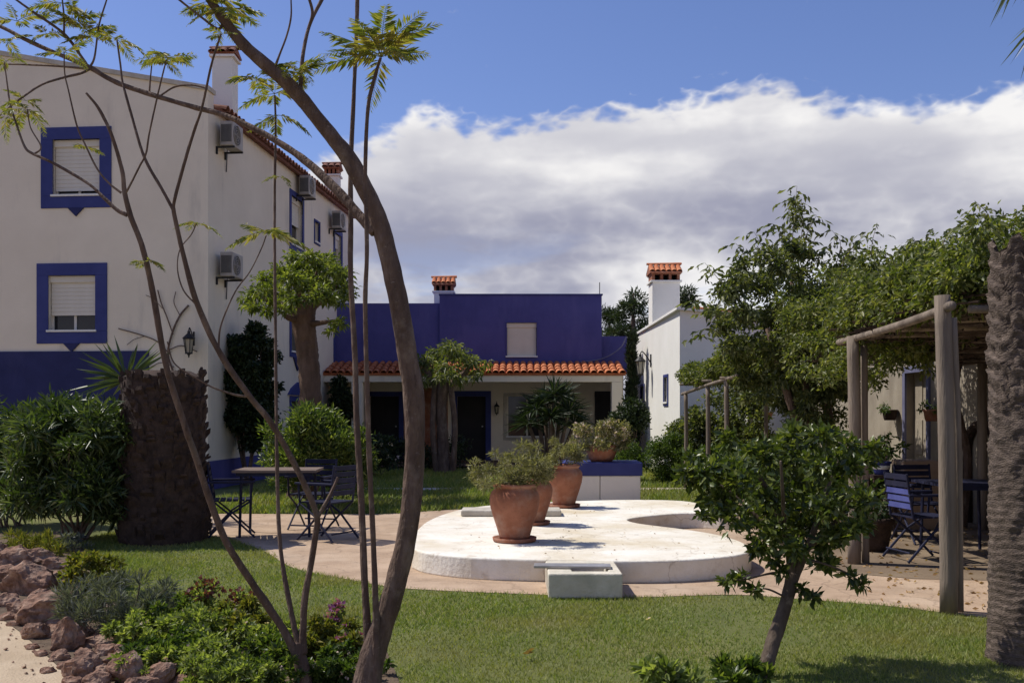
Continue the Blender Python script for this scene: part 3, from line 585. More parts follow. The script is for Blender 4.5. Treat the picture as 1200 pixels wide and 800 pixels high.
t = MB(Matrix.Translation((.52, 8.3, h+.004)) @ Matrix.Rotation(-.06, 4, 'Z')).box((-.335, -.11, 0), (.30, .045, .022)).build('metal_plate', M['metal'], None, base=(.5, 8.3, h+.004), bevel=.004)
tag(t, 'grey metal plate lying across the white trough', 'plate')

pl = thing('planter_box', (1.38, 15.8, 0), 'white block with a blue painted top behind the platform', 'planter')
MB().box((.77, 15.5, 0), (1.368, 16.15, .50)).build('block', M['white_bright'], pl, bevel=.012)
MB().box((1.376, 15.5, 0), (2.0, 16.15, .50)).build('block', M['white_bright'], pl, bevel=.012)
MB().box((.73, 15.47, .502), (2.03, 16.18, .71)).build('blue_top', M['blue_bright'], pl, bevel=.015)

def urn(name, loc, s, label, plant, group='terracotta pots on the platform'):
    t = thing(name, loc, label, 'plant pot', group); x, y, z = loc
    prof = [(.150, .03), (.155, .06), (.178, .14), (.214, .25), (.240, .34), (.250, .41), (.247, .46), (.230, .50), (.205, .525), (.198, .54), (.212, .548), (.220, .562), (.214, .58), (.190, .58), (.182, .55), (.18, .48)]
    MB().lathe((x, y, z), [(r*s, q*s) for r, q in prof], 40, .006).build('pot_body', M['pot'], t, True)
    MB().lathe((x, y, z), [(.19*s, .002), (.215*s, .01), (.222*s, .045*s), (.205*s, .045*s), (.195*s, .028*s)], 36).build('saucer', M['pot'], t, True)
    MB().lathe((x, y, z), [(.178*s, .47*s), (.178*s, .51*s)], 30).build('soil', M['soil'], t)
    return t
def shrub(name, base, r, hgt, mat, label, cat='shrub', n=900, Lc=.05, Wc=.014, nl=26, rl=.35, group=None, stems=7, droop=.1, up=.2, parent=None, seed=0, flowers=None, zoff=0.0, flat=.6, shell=.3, stem_mat=None):
    """bush of leaf clumps on thin stems; r = (rx, ry, rz) of the crown, hgt = height of its centre"""
    t = thing(name, base, label, cat, group) if parent is None else parent
    c = Vector(base)+Vector((0, 0, hgt)); cs = lobes(tuple(c), r, nl, rl*min(r), seed, flat)
    P, D = clumps(cs, n/nl, shell); P[:, 2] = np.maximum(P[:, 2], base[2]+.02)
    leaves('foliage', P, rdir(len(P), D, .55, .8, up), Lc*(.6+.7*rng.random(len(P))), Wc*(.7+.6*rng.random(len(P))), mat, t, .2, droop)
    g = random.Random(seed+3); mb = MB()
    for i in range(stems):
        q = cs[(i*3) % len(cs)][0]; p0 = Vector(base)+Vector((g.uniform(-.15, .15)*r[0], g.uniform(-.15, .15)*r[1], zoff))
        m_ = p0.lerp(Vector(q), .5)+Vector((g.uniform(-.1, .1)*r[0], g.uniform(-.1, .1)*r[1], 0)); mb.tube([Vector(v) for v in spline([tuple(p0), tuple(m_), tuple(q)], 4)], [max(.004, .02*max(r)*(1-k/9)) for k in range(9)], 5)
    mb.build('stem', stem_mat or M['bark'], t)
    if flowers:
        fm, nf, fs = flowers; k = rng.permutation(len(P))
        sel = [i for i in k if P[i, 2] > c.z-.2*r[2]][:nf]; Pf = P[sel]+D[sel]*.03
        Q = np.repeat(Pf, 5, 0)+rng.normal(size=(len(Pf)*5, 3))*fs*.25; leaves('flowers', Q, rng.normal(size=Q.shape), fs, fs*.8, fm, t, .1, kind='stuff')
    return t
p1 = G(603, 634, .2); p2 = G(624, 614, .2); p3 = G(661, 594, .2)
urn('terracotta_pot', (p1.x, p1.y, .2), 1.0, 'nearest terracotta pot with saucer on the white platform', None)
urn('terracotta_pot', (p2.x, p2.y, .2), .93, 'middle terracotta pot half hidden behind the nearest one', None)
urn('terracotta_pot', (p3.x, p3.y, .2), 1.0, 'farthest terracotta pot in front of the blue topped block', None)
shrub('potted_shrub', (p1.x-.03, p1.y, .68), (.40, .36, .26), .25, M['leaf_olive'], 'grey green shrub growing in the nearest terracotta pot', 'shrub', 5200, .055, .011, 34, .36, 'shrubs in the pots', 12, .1, .25, seed=2)
shrub('potted_shrub', (p2.x+.05, p2.y, .64), (.27, .26, .2), .2, M['leaf_olive'], 'grey green shrub in the half hidden middle pot', 'shrub', 2600, .055, .011, 22, .36, 'shrubs in the pots', 9, .1, .25, seed=3)
shrub('potted_shrub', (p3.x-.02, p3.y, .68), (.30, .28, .22), .22, M['leaf_olive'], 'grey green shrub in the farthest terracotta pot', 'shrub', 3000, .055, .011, 22, .36, 'shrubs in the pots', 9, .1, .25, seed=4)
bw = thing('terracotta_bowl', (1.42, 15.8, .712), 'wide brown terracotta bowl on the blue topped block', 'plant pot')
MB().lathe((1.42, 15.8, .712), [(.17, 0), (.20, .05), (.25, .18), (.27, .22), (.275, .26), (.245, .26), (.24, .2)], 32).build('bowl', M['pot'], bw, True)
MB().lathe((1.42, 15.8, .712), [(.235, .20), (.235, .215)], 24).build('soil', M['soil'], bw)
shrub('flowering_shrub', (1.42, 15.8, .90), (.50, .42, .32), .17, M['leaf_olive'], 'pale flowering shrub in the brown bowl on the blue topped block', 'shrub', 4200, .06, .02, 40, .36, None, 10, .1, .2, seed=8, flowers=(M['petal_pink'], 160, .035))

# ------------------------------------------------------------------ tables and folding chairs
def chair(loc, rz, label, canvas=None):
    """folding armchair: crossed legs, slatted seat and back; faces +X in its own frame"""
    t = thing('folding_chair', loc, label, 'chair', 'dark blue folding chairs', rz); Mx = root_mat(t); f = M['furniture']
    for s in (-.24, .24):
        MB(Mx).tube([(-.27, s, .012), (.0, s*.97, .30), (.22, s*.95, .44), (.24, s*.95, .66)], .013, 6).build('leg', f, t)
        MB(Mx).tube([(.27, s*.9, .012), (0, s*.88, .27), (-.20, s*.88, .44), (-.27, s*.88, .88)], .013, 6).build('leg', f, t)
        MB(Mx).box((-.27, s-.025, .655), (.27, s+.025, .68)).build('armrest', f, t, bevel=.005)
    MB(Mx).tube([(-.24, -.22, .10), (-.24, .22, .10)], .010, 6).build('stretcher', f, t); MB(Mx).tube([(.22, -.21, .06), (.22, .21, .06)], .010, 6).build('stretcher', f, t)
    for i in range(6): MB(Mx).box((-.2+i*.073, -.22, .44), (-.2+i*.073+.058, .22, .456)).build('seat_slat', f, t)
    for i in range(5):
        z = .53+i*.072; x = -.205-(z-.44)*.16; MB(Mx).box((x-.008, -.215, z), (x+.008, .215, z+.055)).build('back_slat', (canvas if canvas and i < 3 else f), t)
    return t
def table(loc, sx, sy, h, rz, label, top):
    t = thing('garden_table', loc, label, 'table', 'garden tables', rz); Mx = root_mat(t)
    n = 6
    for i in range(n): w = sy/n; MB(Mx).box((-sx/2, -sy/2+i*w+.004, h-.028), (sx/2, -sy/2+(i+1)*w-.004, h+random.uniform(-.001, .001))).build('plank', top, t)
    MB(Mx).box((-sx/2+.04, -sy/2+.03, h-.07), (sx/2-.04, -sy/2+.05, h-.03)).box((-sx/2+.04, sy/2-.05, h-.07), (sx/2-.04, sy/2-.03, h-.03)).build('apron', M['furniture'], t)
    for a in (-1, 1):
        for b in (-1, 1): MB(Mx).tube([(a*(sx/2-.08), b*(sy/2-.06), .006), (a*(sx/2-.10), b*(sy/2-.07), h-.03)], .017, 7).build('leg', M['furniture'], t)
    return t
table((-2.83, 12.1, .005), .98, .7, .80, .05, 'wooden garden table on the paving beside the palm stump', M['table'])
chair((-3.35, 11.9, .005), .25, 'dark chair between the palm stump and the garden table')
chair((-2.15, 11.6, .005), math.pi-.5, 'dark folding chair right of the wooden garden table')
chair((-2.55, 12.75, .005), -1.8, 'dark folding chair behind the wooden garden table')
table((4.75, 10.5, .005), .8, .7, .76, 0, 'dark table under the pergola behind the front post', M['furniture'])
chair((4.12, 10.05, .005), .15, 'blue folding chair under the pergola left of the front post', M['canvas'])
chair((5.05, 9.75, .005), math.pi-.3, 'dark folding chair under the pergola beside the palm trunk')
chair((4.7, 11.4, .005), -1.5, 'dark folding chair behind the pergola table')
# pots and small things by the wall
tag(MB().box((4.95, 12.6, .005), (5.45, 13.0, .88)).build('tan_counter', M['tan'], None, base=(5.2, 12.8, .005), bevel=.015), 'tan rendered block standing before the garden house door', 'block')
st = W(1033, 552, 12); t = thing('pot_stand', (st.x, st.y, .005), 'dark stand carrying the blue and white pot', 'stand')
MB().box((st.x-.15, 11.85, .70), (st.x+.15, 12.15, .74)).build('top', M['stump'], t)
for a in (-.12, .12):
    for b_ in (-.12, .12): MB().box((st.x+a-.02, 12+b_-.02, .005), (st.x+a+.02, 12+b_+.02, .70)).build('leg', M['stump'], t)
MB().box((st.x-.13, 11.87, .25), (st.x+.13, 12.13, .28)).build('shelf', M['stump'], t)
def small_pot(loc, r, h, mat, label, band=None, wall=False):
    t = thing('plant_pot', loc, label, 'plant pot', 'small pots near the garden house'); 
    MB().lathe(loc, [(r*.7, 0), (r*.8, h*.2), (r*.95, h*.8), (r*1.05, h*.85), (r*1.05, h), (r*.9, h), (r*.88, h*.85)], 24).build('body', mat, t, True)
    if band: MB().lathe(loc, [(r*.88, h*.40), (r*.955, h*.7)], 24).build('band', band, t, True)
    MB().lathe(loc, [(r*.85, h*.8), (r*.85, h*.86)], 20).build('soil', M['soil'], t); return t
small_pot((st.x, 12, .742), .11, .16, M['blue_bright'], 'blue and white glazed pot on the dark stand', M['white_bright'])
shrub('leafy_plant', (st.x+.03, 12, .87), (.26, .22, .18), .2, M['leaf_hedge'], 'leafy plant in the blue and white pot', 'plant', 380, .07, .03, 14, .4, None, 5, .2, .1, seed=21)
wp1 = (6.07, 16.0, 1.36); wp2 = (6.07, 14.4, 1.36)
small_pot(wp1, .12, .17, M['stump'], 'dark pot hung on the white wall left of the blue framed door')
small_pot(wp2, .12, .17, M['pot'], 'red pot hung on the white wall beside the front post')
for i, (w_, lab) in enumerate(((wp1, 'trailing plant in the dark wall pot'), (wp2, 'trailing plant in the red wall pot'))): shrub('trailing_plant', (w_[0]-.02, w_[1], w_[2]+.13), (.14, .2, .12), .04, M['leaf_hedge'], lab, 'plant', 160, .05, .025, 8, .5, None, 4, .4, -.2, seed=31+i)
dp = G(1020, 645); small_pot((dp.x, dp.y, .005), .24, .36, M['stump'], 'large dark pot on the paving behind the orange tree')
shrub('low_plant', (dp.x, dp.y, .3), (.3, .28, .2), .12, M['leaf_dark'], 'dark plant in the large dark pot behind the orange tree', 'plant', 420, .07, .03, 14, .4, None, 5, .2, .1, seed=24)
# ------------------------------------------------------------------ pergola with brushwood roof, trellis beyond it
pg = thing('pergola', (3.3, 8.6, 0), 'rustic pole pergola with brushwood roof on the right', 'pergola')
def pole(pts, r, name='post', jit=.03, parent=None, mat=None, n=10):
    pts = spline(pts, 5); k = len(pts); rr = [r*(1.06-.12*i/k) for i in range(k)] if isinstance(r, float) else r
    return MB().tube([Vector(p) for p in pts], rr, n, True, jit).build(name, mat or M['post'], parent, True)
P1 = G(1112, 719); P2 = G(1001, 661)
pole([(P1.x, P1.y, 0), (P1.x-.015, P1.y, 1.2), (P1.x-.05, P1.y, 2.36)], .060, parent=pg); pole([(P1.x+.105, P1.y+.07, 0), (P1.x+.09, P1.y+.06, 1.2), (P1.x+.05, P1.y+.05, 2.2)], .032, parent=pg)
pole([(P2.x, P2.y, 0), (P2.x+.01, P2.y, 1.1), (P2.x-.015, P2.y, 2.24)], .060, parent=pg); pole([(P2.x+.13, P2.y+.05, 0), (P2.x+.12, P2.y+.05, 1.1), (P2.x+.11, P2.y+.04, 2.15)], .035, parent=pg)
pole([(5.95, 7.3, 0), (5.95, 7.3, 2.24)], .06, parent=pg); pole([(5.95, 12.6, 0), (5.95, 12.6, 2.2)], .06, parent=pg);
def zt(y): return 2.24+(9.83-y)*(.05 if y < 9.83 else .02)
pole([(3.2, 7.25, 2.27), (3.25, 7.8, 2.25), (3.30, 8.6, 2.23), (3.36, 9.6, 2.22), (3.38, 10.3, 2.215)], .034, 'beam', parent=pg)
pole([(5.95, 7.2, 2.25), (5.95, 9, 2.22), (5.95, 13.3, 2.14)], .05, 'beam', parent=pg)
for i in range(9):
    y = 7.6+i*.68; z = 2.26-.02*(y-7.6); pole([((3.40 if y < 10.2 else 4.1)+random.uniform(0, .1), y, z+.02), (4.5, y+random.uniform(-.1, .1), z+.03), (6.1, y, z+.03)], .026+random.uniform(0, .012), 'rafter', parent=pg)
mb = MB()                                                       # thin brushwood laid over the rafters, one mat
for i in range(4200):
    x = random.uniform(3.42, 6.1); y = random.uniform(7.7, 13.4); z = 2.29-.02*(y-7.6)+random.uniform(0, .16)-(.10*random.random() if random.random() < .2 else 0); a = random.gauss(math.pi/2, .35); l = random.uniform(.3, .9)
    if y > 10.3: x = max(x, random.uniform(4.0, 5.0))
    dx, dy = math.cos(a)*l/2, math.sin(a)*l/2; mb.tube([(x-dx, y-dy, z+random.uniform(-.02, .02)), (x+dx, y+dy, z+random.uniform(-.02, .02))], random.uniform(.006, .016), 3, False)
mb.build('brushwood_mat', M['reed'], pg, kind='stuff')
tr = thing('trellis', (3.4, 17, 0), 'thin pole trellis between the pergola and the chimney house', 'trellis')
for x, y, h in ((3.40, 15.8, 1.99), (3.40, 17.3, 1.93), (3.42, 19.6, 1.84)): pole([(x, y, 0), (x+.01, y, 1), (x, y, h)], .04, parent=tr); 
for x, y, h in ((5.0, 15.8, 2.0), (5.0, 19.6, 1.9)): pole([(x, y, 0), (x, y, h)], .04, parent=tr)
pole([(3.42, 20, 1.85), (3.40, 17.5, 1.95), (3.40, 15.0, 2.04)], .03, 'rail', parent=tr); pole([(5.0, 20, 1.85), (5.0, 15.0, 2.04)], .03, 'rail', parent=tr)
for y in (15.8, 17.3, 18.4, 19.6): pole([(3.3, y, 2.03), (5.1, y, 2.06)], .022, 'rafter', parent=tr)
gw = tag(MB().box((4.88, 20.6, 0), (5.28, 20.9, 1.95)).build('white_pier', M['white_bright'], None, base=(5.1, 20.7, 0), bevel=.02), 'narrow white wall pier seen through the vines', 'pier')
wc = W(900, 490, 20.4)
tag(MB().add([(wc.x-.17, 20.59, wc.z+.13), (wc.x+.17, 20.59, wc.z+.13), (wc.x, 20.59, wc.z-.2), (wc.x, 20.4, wc.z+.13)], [(0, 1, 2), (0, 3, 1), (0, 2, 3), (1, 3, 2)]).build('wall_planter', M['pot'], None, base=(wc.x, 20.59, wc.z-.2)), 'pointed terracotta wall planter on the white pier', 'planter')
# ------------------------------------------------------------------ foreground trees with bare arching stems and feathery tufts
def frond_mesh(seed, Lf=.30, npair=11, droop=.35, npin=5):
    g = np.random.default_rng(seed); P = []; D = []; Ls = []; Ws = []
    for i in range(npair*2):
        t = .14+.86*i/(npair*2-1); base = np.array([Lf*t, 0, -droop*Lf*t*t])
        for s in (-1, 1):
            ln = Lf*.34*math.sin(math.pi*(.2+.72*t))*(.8+.4*g.random()); d = unit(np.array([[.45+.2*g.random(), s*.8, -.45-.5*droop*t+.25*g.normal()]]))[0]
            P.append(base); D.append(d); Ls.append(ln); Ws.append(ln*.20)
    for i in range(0):
        t = .18+.82*i/(npair-1); base = np.array([Lf*t, 0, -droop*Lf*t*t]); ln = Lf*.36*math.sin(math.pi*(.18+.74*t))*(.85+.3*g.random())
        for s in (-1, 1):
            d = unit(np.array([[.55, s*.85, -.35*t-.1+.2*g.random()]]))[0]
            for k in range(npin):
                q = base+d*ln*(k+.6)/npin; q[2] -= .25*ln*((k+.6)/npin)**2
                for s2 in (-1, 1):
                    e = unit(np.array([[.8*s2+.25, s*.55, -.25+.3*g.normal()*.5]]))[0]; P.append(q); D.append(e); Ls.append(ln*.27); Ws.append(ln*.12)
    V, F = leaf_arrays(np.array(P), np.array(D), np.array(Ls), np.array(Ws), .15, side=np.tile([[0, 0, 1.0]], (len(P), 1))+g.normal(size=(len(P), 3))*.4)
    mb = MB(); mb.tube([(Lf*t, 0, -droop*Lf*t*t) for t in np.linspace(0, 1, 7)], [.0028*(1-.6*t) for t in np.linspace(0, 1, 7)], 4)
    me = bpy.data.meshes.new('frond'); nv = len(V)
    me.from_pydata([tuple(v) for v in V]+mb.v, [], [tuple(f) for f in F]+[tuple(i+nv for i in f) for f in mb.f]); me.materials.append(M['frond']); return me
FRONDS = [frond_mesh(40+i, droop=.2+.2*i) for i in range(4)]
def tuft(parent, c, n, s, spread=(.1, 1.0), seed=0):
    g = random.Random(seed)
    for i in range(n):
        a = 2*math.pi*(i+g.uniform(-.3, .3))/n; el = g.uniform(*spread); k = s*g.uniform(.75, 1.2)
        add_obj('frond', FRONDS[g.randrange(4)], parent, Matrix.Translation(c) @ Matrix.Rotation(a, 4, 'Z') @ Matrix.Rotation(-el, 4, 'Y') @ Matrix.Rotation(g.uniform(-.4, .4), 4, 'X') @ Matrix.Diagonal((k, k, k, 1)))
def limb(parent, pts, name='branch', mat=None, n=10, jit=.05, thin=.72, amp=.13):
    """pts: (px, py, depth, width in px)"""
    q = spline(pts, 12); return MB().bark([W(a, b, d) for a, b, d, w in q], [max(.003, w*thin/2*d/FOC) for a, b, d, w in q], n, amp).build(name, mat or M['bark'], parent, True)
tb = thing('arching_tree', G(430, 812), 'thick leaning trunk arching to the upper left in the foreground', 'tree')
limb(tb, [(428, 822, 5.28, 46), (434, 780, 5.28, 38), (445, 740, 5.28, 33), (459, 700, 5.27, 31), (473, 645, 5.26, 29), (482, 590, 5.25, 28), (486, 530, 5.24, 28), (485, 470, 5.22, 29), (478, 420, 5.2, 29), (470, 370, 5.18, 28), (458, 310, 5.16, 27), (445, 262, 5.14, 26), (428, 222, 5.12, 24), (408, 185, 5.1, 23), (375, 143, 5.08, 21), (340, 101, 5.05, 20), (291, 58, 5.0, 17), (262, 23, 4.97, 14), (240, -8, 4.94, 11), (215, -40, 4.9, 8)], 'trunk', n=24, thin=.82, amp=.10)
limb(tb, [(440, 272, 5.14, 18), (424, 256, 5.16, 17), (395, 223, 5.22, 15), (362, 192, 5.3, 13), (330, 169, 5.36, 11), (290, 147, 5.42, 10), (259, 134, 5.46, 9), (228, 126, 5.5, 8.5), (187, 114, 5.54, 8), (147, 101, 5.58, 8), (125, 91, 5.6, 8), (103, 78, 5.62, 8), (62, 61, 5.66, 7), (31, 47, 5.7, 6.5), (0, 31, 5.74, 6), (-40, 15, 5.8, 5)])
limb(tb, [(103, 79, 5.62, 6), (97, 69, 5.61, 5), (75, 40, 5.58, 4.5), (40, 15, 5.55, 4), (19, 0, 5.53, 3.5), (0, -14, 5.5, 3)])
limb(tb, [(105, 81, 5.62, 4), (70, 78, 5.66, 3.2), (30, 76, 5.72, 2.8), (-10, 75, 5.78, 2.5)])
limb(tb, [(106, 80, 5.62, 5), (95, 86, 5.58, 4.2), (75, 91, 5.52, 3.8), (50, 99, 5.45, 3.4), (28, 113, 5.38, 3), (0, 135, 5.3, 2.6), (-12, 148, 5.28, 2)])
limb(tb, [(106, 78, 5.62, 4), (111, 66, 5.6, 3.4), (116, 30, 5.57, 3), (125, 0, 5.55, 2.6), (130, -20, 5.54, 2)])
limb(tb, [(75, 40, 5.58, 3.5), (75, 20, 5.56, 3), (73, 0, 5.54, 2.5), (72, -14, 5.5, 2)])
limb(tb, [(175, 110, 5.55, 3), (176, 95, 5.55, 2.6), (178, 75, 5.56, 2.2)]); limb(tb, [(187, 113, 5.54, 3), (205, 102, 5.5, 3), (225, 100, 5.46, 3), (243, 104, 5.44, 2.4)])
limb(tb, [(262, 28, 4.97, 5), (255, 34, 4.95, 4.5), (238, 22, 4.9, 4), (210, 0, 4.85, 3.6), (196, -12, 4.82, 3)])
limb(tb, [(322, 80, 5.03, 5), (327, 66, 5.0, 3.5), (336, 42, 4.96, 3), (341, 20, 4.93, 2.8), (341, -4, 4.9, 2.4)])
limb(tb, [(352, 118, 5.06, 7), (354, 73, 5.1, 6.5), (362, 32, 5.15, 6), (376, 2, 5.2, 6.5), (384, -14, 5.22, 6)])
limb(tb, [(362, 32, 5.15, 5), (366, 14, 5.12, 5), (360, -8, 5.1, 4.5)])
limb(tb, [(436, 806, 5.3, 17), (433, 775, 5.32, 15), (429, 712, 5.35, 12), (425, 625, 5.38, 10.5), (422, 560, 5.4, 10), (418, 494, 5.42, 9.5), (416, 417, 5.44, 9), (411, 324, 5.46, 8.5), (411, 261, 5.47, 8), (411, 195, 5.48, 8), (414.5, 114, 5.5, 7), (418, 30, 5.52, 6.5), (419, -15, 5.53, 6)], 'stem', n=10)
limb(tb, [(440, 802, 5.24, 16), (441, 745, 5.22, 12), (440, 700, 5.2, 10.5), (437, 625, 5.17, 9), (433, 540, 5.14, 8.5), (430, 449, 5.1, 8), (428, 355, 5.05, 7.5), (430, 292, 5.02, 7), (428, 208, 5.0, 6.5), (431, 130, 4.97, 6), (438, 95, 4.96, 5.5), (446, 68, 4.95, 5)], 'stem', n=10)
tuft(tb, W(447, 67, 4.95), 13, .86, (.05, 1.1), 1)
for i, (x, y, d, n, s) in enumerate([(262, 12, 4.95, 7, .8), (243, 2, 4.93, 5, .8), (85, 22, 5.56, 6, .7), (100, 38, 5.6, 5, .7), (112, 44, 5.6, 4, .6), (74, 4, 5.52, 5, .7), (55, 40, 5.62, 4, .6), (20, 25, 5.6, 4, .7), (8, 48, 5.7, 4, .7), (195, 74, 5.52, 6, .6), (178, 74, 5.55, 3, .45), (8, 138, 5.3, 5, .6), (30, 118, 5.4, 4, .5), (340, 88, 5.04, 4, .75), (352, 82, 5.08, 4, .65), (300, 92, 5.05, 3, .8)]):
    tuft(tb, W(x, y, d), n, s*.78, (-.1, .8), 10+i)

ta = thing('slender_tree', G(356, 806), 'young slender tree with several thin forking stems, left of the arching trunk', 'tree')
limb(ta, [(357, 815, 5.4, 28), (355, 785, 5.4, 24), (351, 768, 5.4, 20), (350, 752, 5.4, 15)], 'trunk', n=12)
limb(ta, [(352, 776, 5.4, 16), (346, 764, 5.4, 14), (330, 734, 5.38, 13), (312, 707, 5.35, 12.5), (295, 682, 5.3, 12), (265, 634, 5.2, 11.5), (243, 577, 5.12, 11), (230, 537, 5.06, 10.5), (216, 497, 5.0, 10), (194, 425, 4.92, 10), (178, 337, 4.85, 9.5), (166, 287, 4.8, 9), (153, 253, 4.77, 8.5), (146, 225, 4.75, 7.5), (143, 200, 4.74, 7), (131, 159, 4.7, 6), (116, 128, 4.68, 5), (101, 109, 4.66, 4)], 'stem')
limb(ta, [(353, 765, 5.4, 12), (346, 739, 5.42, 10), (338, 700, 5.45, 8), (331, 660, 5.48, 7), (327, 620, 5.5, 6.5), (325, 560, 5.52, 6), (324, 500, 5.54, 5.5), (323, 400, 5.57, 5), (322, 300, 5.6, 4.6), (322, 220, 5.62, 4.2), (323, 150, 5.64, 3.4), (322, 112, 5.65, 3)], 'stem')
limb(ta, [(355, 765, 5.4, 14), (355, 745, 5.4, 12), (357, 704, 5.4, 11), (364, 663, 5.4, 10.5), (370, 625, 5.38, 10), (371, 603, 5.36, 9.5), (357, 568, 5.3, 9.5), (337, 528, 5.24, 9.5), (317, 494, 5.18, 10), (294, 466, 5.12, 10), (259, 416, 5.04, 10), (231, 356, 4.97, 9.5), (216, 303, 4.92, 8.5), (205, 256, 4.88, 7.5), (203, 244, 4.87, 7)], 'stem')
limb(ta, [(371, 608, 5.36, 7), (379, 594, 5.36, 6), (388, 577, 5.38, 5), (396, 559, 5.4, 4)])
limb(ta, [(203, 246, 4.87, 6), (190, 222, 4.88, 5), (169, 184, 4.9, 4.8), (153, 131, 4.94, 4.4), (144, 98, 4.97, 3.8), (141, 75, 4.98, 3.2), (137, 47, 5.0, 2.6)])
limb(ta, [(203, 248, 4.87, 6), (205, 232, 4.86, 5.2), (219, 181, 4.82, 5), (228, 152, 4.8, 4.6), (237, 125, 4.77, 4.2), (248, 75, 4.73, 3.6), (259, 40, 4.7, 3)])
limb(ta, [(149, 252, 4.77, 7), (137, 246, 4.77, 6), (122, 232, 4.78, 5.5), (103, 215, 4.8, 5), (62, 191, 4.84, 4.6), (38, 180, 4.87, 4.2), (29, 172, 4.88, 4), (20, 148, 4.9, 3.4), (12, 122, 4.92, 3), (8, 95, 4.93, 2.6), (5, 73, 4.94, 2.2)])
limb(ta, [(146, 228, 4.75, 4), (152, 218, 4.74, 3.4), (163, 196, 4.72, 3.4), (171, 180, 4.71, 3.4), (175, 156, 4.7, 3.2), (184, 115, 4.67, 3), (190, 90, 4.66, 2.6), (195, 70, 4.65, 2.2)])
limb(ta, [(142, 226, 4.75, 4), (128, 215, 4.74, 3.2), (114, 198, 4.73, 3), (100, 170, 4.71, 2.8), (90, 147, 4.7, 2.8), (80, 105, 4.67, 2.5), (76, 87, 4.66, 2.3), (75, 62, 4.65, 2)])
limb(ta, [(231, 358, 4.97, 3.2), (215, 340, 4.98, 2.4), (208, 315, 4.99, 2.2), (211, 292, 5.0, 2), (224, 275, 5.0, 1.8), (230, 262, 5.0, 1.5)])
limb(ta, [(256, 410, 5.03, 4), (258, 385, 5.02, 2.8), (267, 360, 5.0, 2.4), (278, 338, 4.99, 2.2), (293, 318, 4.98, 2), (306, 292, 4.97, 1.8), (312, 276, 4.96, 1.6)])
limb(ta, [(292, 464, 5.12, 5), (278, 463, 5.1, 3.8), (250, 454, 5.06, 3), (225, 440, 5.02, 2.6), (204, 425, 5.0, 2.2), (196, 400, 4.98, 1.8)])
limb(ta, [(40, 181, 4.87, 3), (48, 172, 4.88, 2.4), (36, 150, 4.9, 2), (32, 128, 4.9, 1.8)])
for i, (x, y, d, n, s, sp) in enumerate([(322, 110, 5.65, 6, .8, (-.2, .7)), (324, 135, 5.64, 4, .7, (-.4, .3)), (313, 272, 4.96, 5, .75, (-.1, .5)), (137, 46, 5, 4, .5, (-.1, .6)), (195, 68, 4.65, 5, .6, (-.2, .5)), (230, 262, 5, 3, .42, (0, .6)), (330, 208, 5.6, 2, .5, (-.2, .4)), (170, 306, 4.8, 3, .45, (-.1, .4)), (75, 62, 4.65, 4, .5, (0, .8)), (30, 128, 4.9, 5, .55, (-.1, .4)), (100, 172, 4.71, 2, .35, (-.1, .6)), (259, 40, 4.7, 3, .4, (-.1, .6)), (8, 72, 4.94, 3, .4, (0, .5))]): tuft(ta, W(x, y, d), n, s*.85, sp, 60+i)

# ------------------------------------------------------------------ small orange tree
ot = thing('orange_tree', G(897, 788), 'small dark leaved orange tree on the lawn before the platform', 'tree')
D0 = 5.85; D1 = 5.72
limb(ot, [(893, 794, 5.62, 27), (899, 775, 5.64, 24), (906, 750, 5.68, 22), (916, 722, 5.72, 21), (924, 695, 5.75, 20), (929, 672, 5.78, 21)], 'trunk', M['bark_grey'], 14, .05, .76)
for pts in ([(928, 682, 5.77, 17), (926, 655, 5.78, 14), (918, 620, 5.8, 11), (900, 575, 5.82, 8), (880, 545, 5.8, 5)], [(930, 678, 5.78, 17), (942, 650, 5.76, 14), (956, 615, 5.72, 10), (970, 570, 5.7, 7), (985, 535, 5.68, 4)],
            [(925, 650, 5.78, 10), (900, 618, 5.9, 8), (860, 580, 6.0, 5), (825, 555, 6.05, 3)], [(945, 645, 5.75, 9), (980, 610, 5.6, 7), (1005, 570, 5.55, 4)], [(920, 630, 5.8, 9), (918, 590, 5.6, 7), (915, 540, 5.5, 4)],
            [(928, 668, 5.78, 6), (900, 672, 5.7, 4), (875, 678, 5.65, 3), (852, 680, 5.62, 2)], [(940, 655, 5.76, 6), (965, 660, 5.7, 4), (990, 670, 5.68, 3), (1012, 683, 5.66, 2)], [(926, 690, 5.75, 4), (945, 692, 5.7, 3), (955, 700, 5.66, 2)], [(922, 700, 5.74, 4), (900, 690, 5.66, 3), (882, 690, 5.62, 2)]): limb(ot, pts, 'branch', M['bark_grey'], 8)
cs = []
g = random.Random(77)
def cl(px, py, d, r, w=1.0): cs.append((np.array(W(px, py, d)), (r, r, r*.8), w))
for px, py, r in [(815, 560, .10), (840, 545, .13), (845, 580, .12), (870, 560, .16), (868, 605, .14), (900, 540, .17), (900, 590, .19), (905, 630, .14), (935, 530, .17), (940, 575, .2), (945, 615, .17), (970, 540, .16), (980, 585, .18), (975, 630, .13), (1005, 545, .13), (1010, 580, .12), (1018, 530, .09), (885, 520, .10), (920, 508, .09), (960, 515, .10), (985, 520, .08), (800, 545, .07), (830, 600, .09), (925, 650, .10), (955, 650, .09), (1000, 615, .09), (855, 520, .07), (890, 640, .08)]:
    for k in range(2): cl(px+g.uniform(-12, 12), py+g.uniform(-10, 10), 5.78+g.uniform(-.42, .42), r*g.uniform(.75, 1.05), r/.13)
for px, py, d in [(852, 681, 5.62), (868, 676, 5.65), (1010, 684, 5.66), (998, 676, 5.67), (952, 700, 5.66), (884, 690, 5.62), (940, 690, 5.7), (915, 668, 5.7), (972, 662, 5.7), (905, 655, 5.7)]: cl(px, py, d, .05, .28)
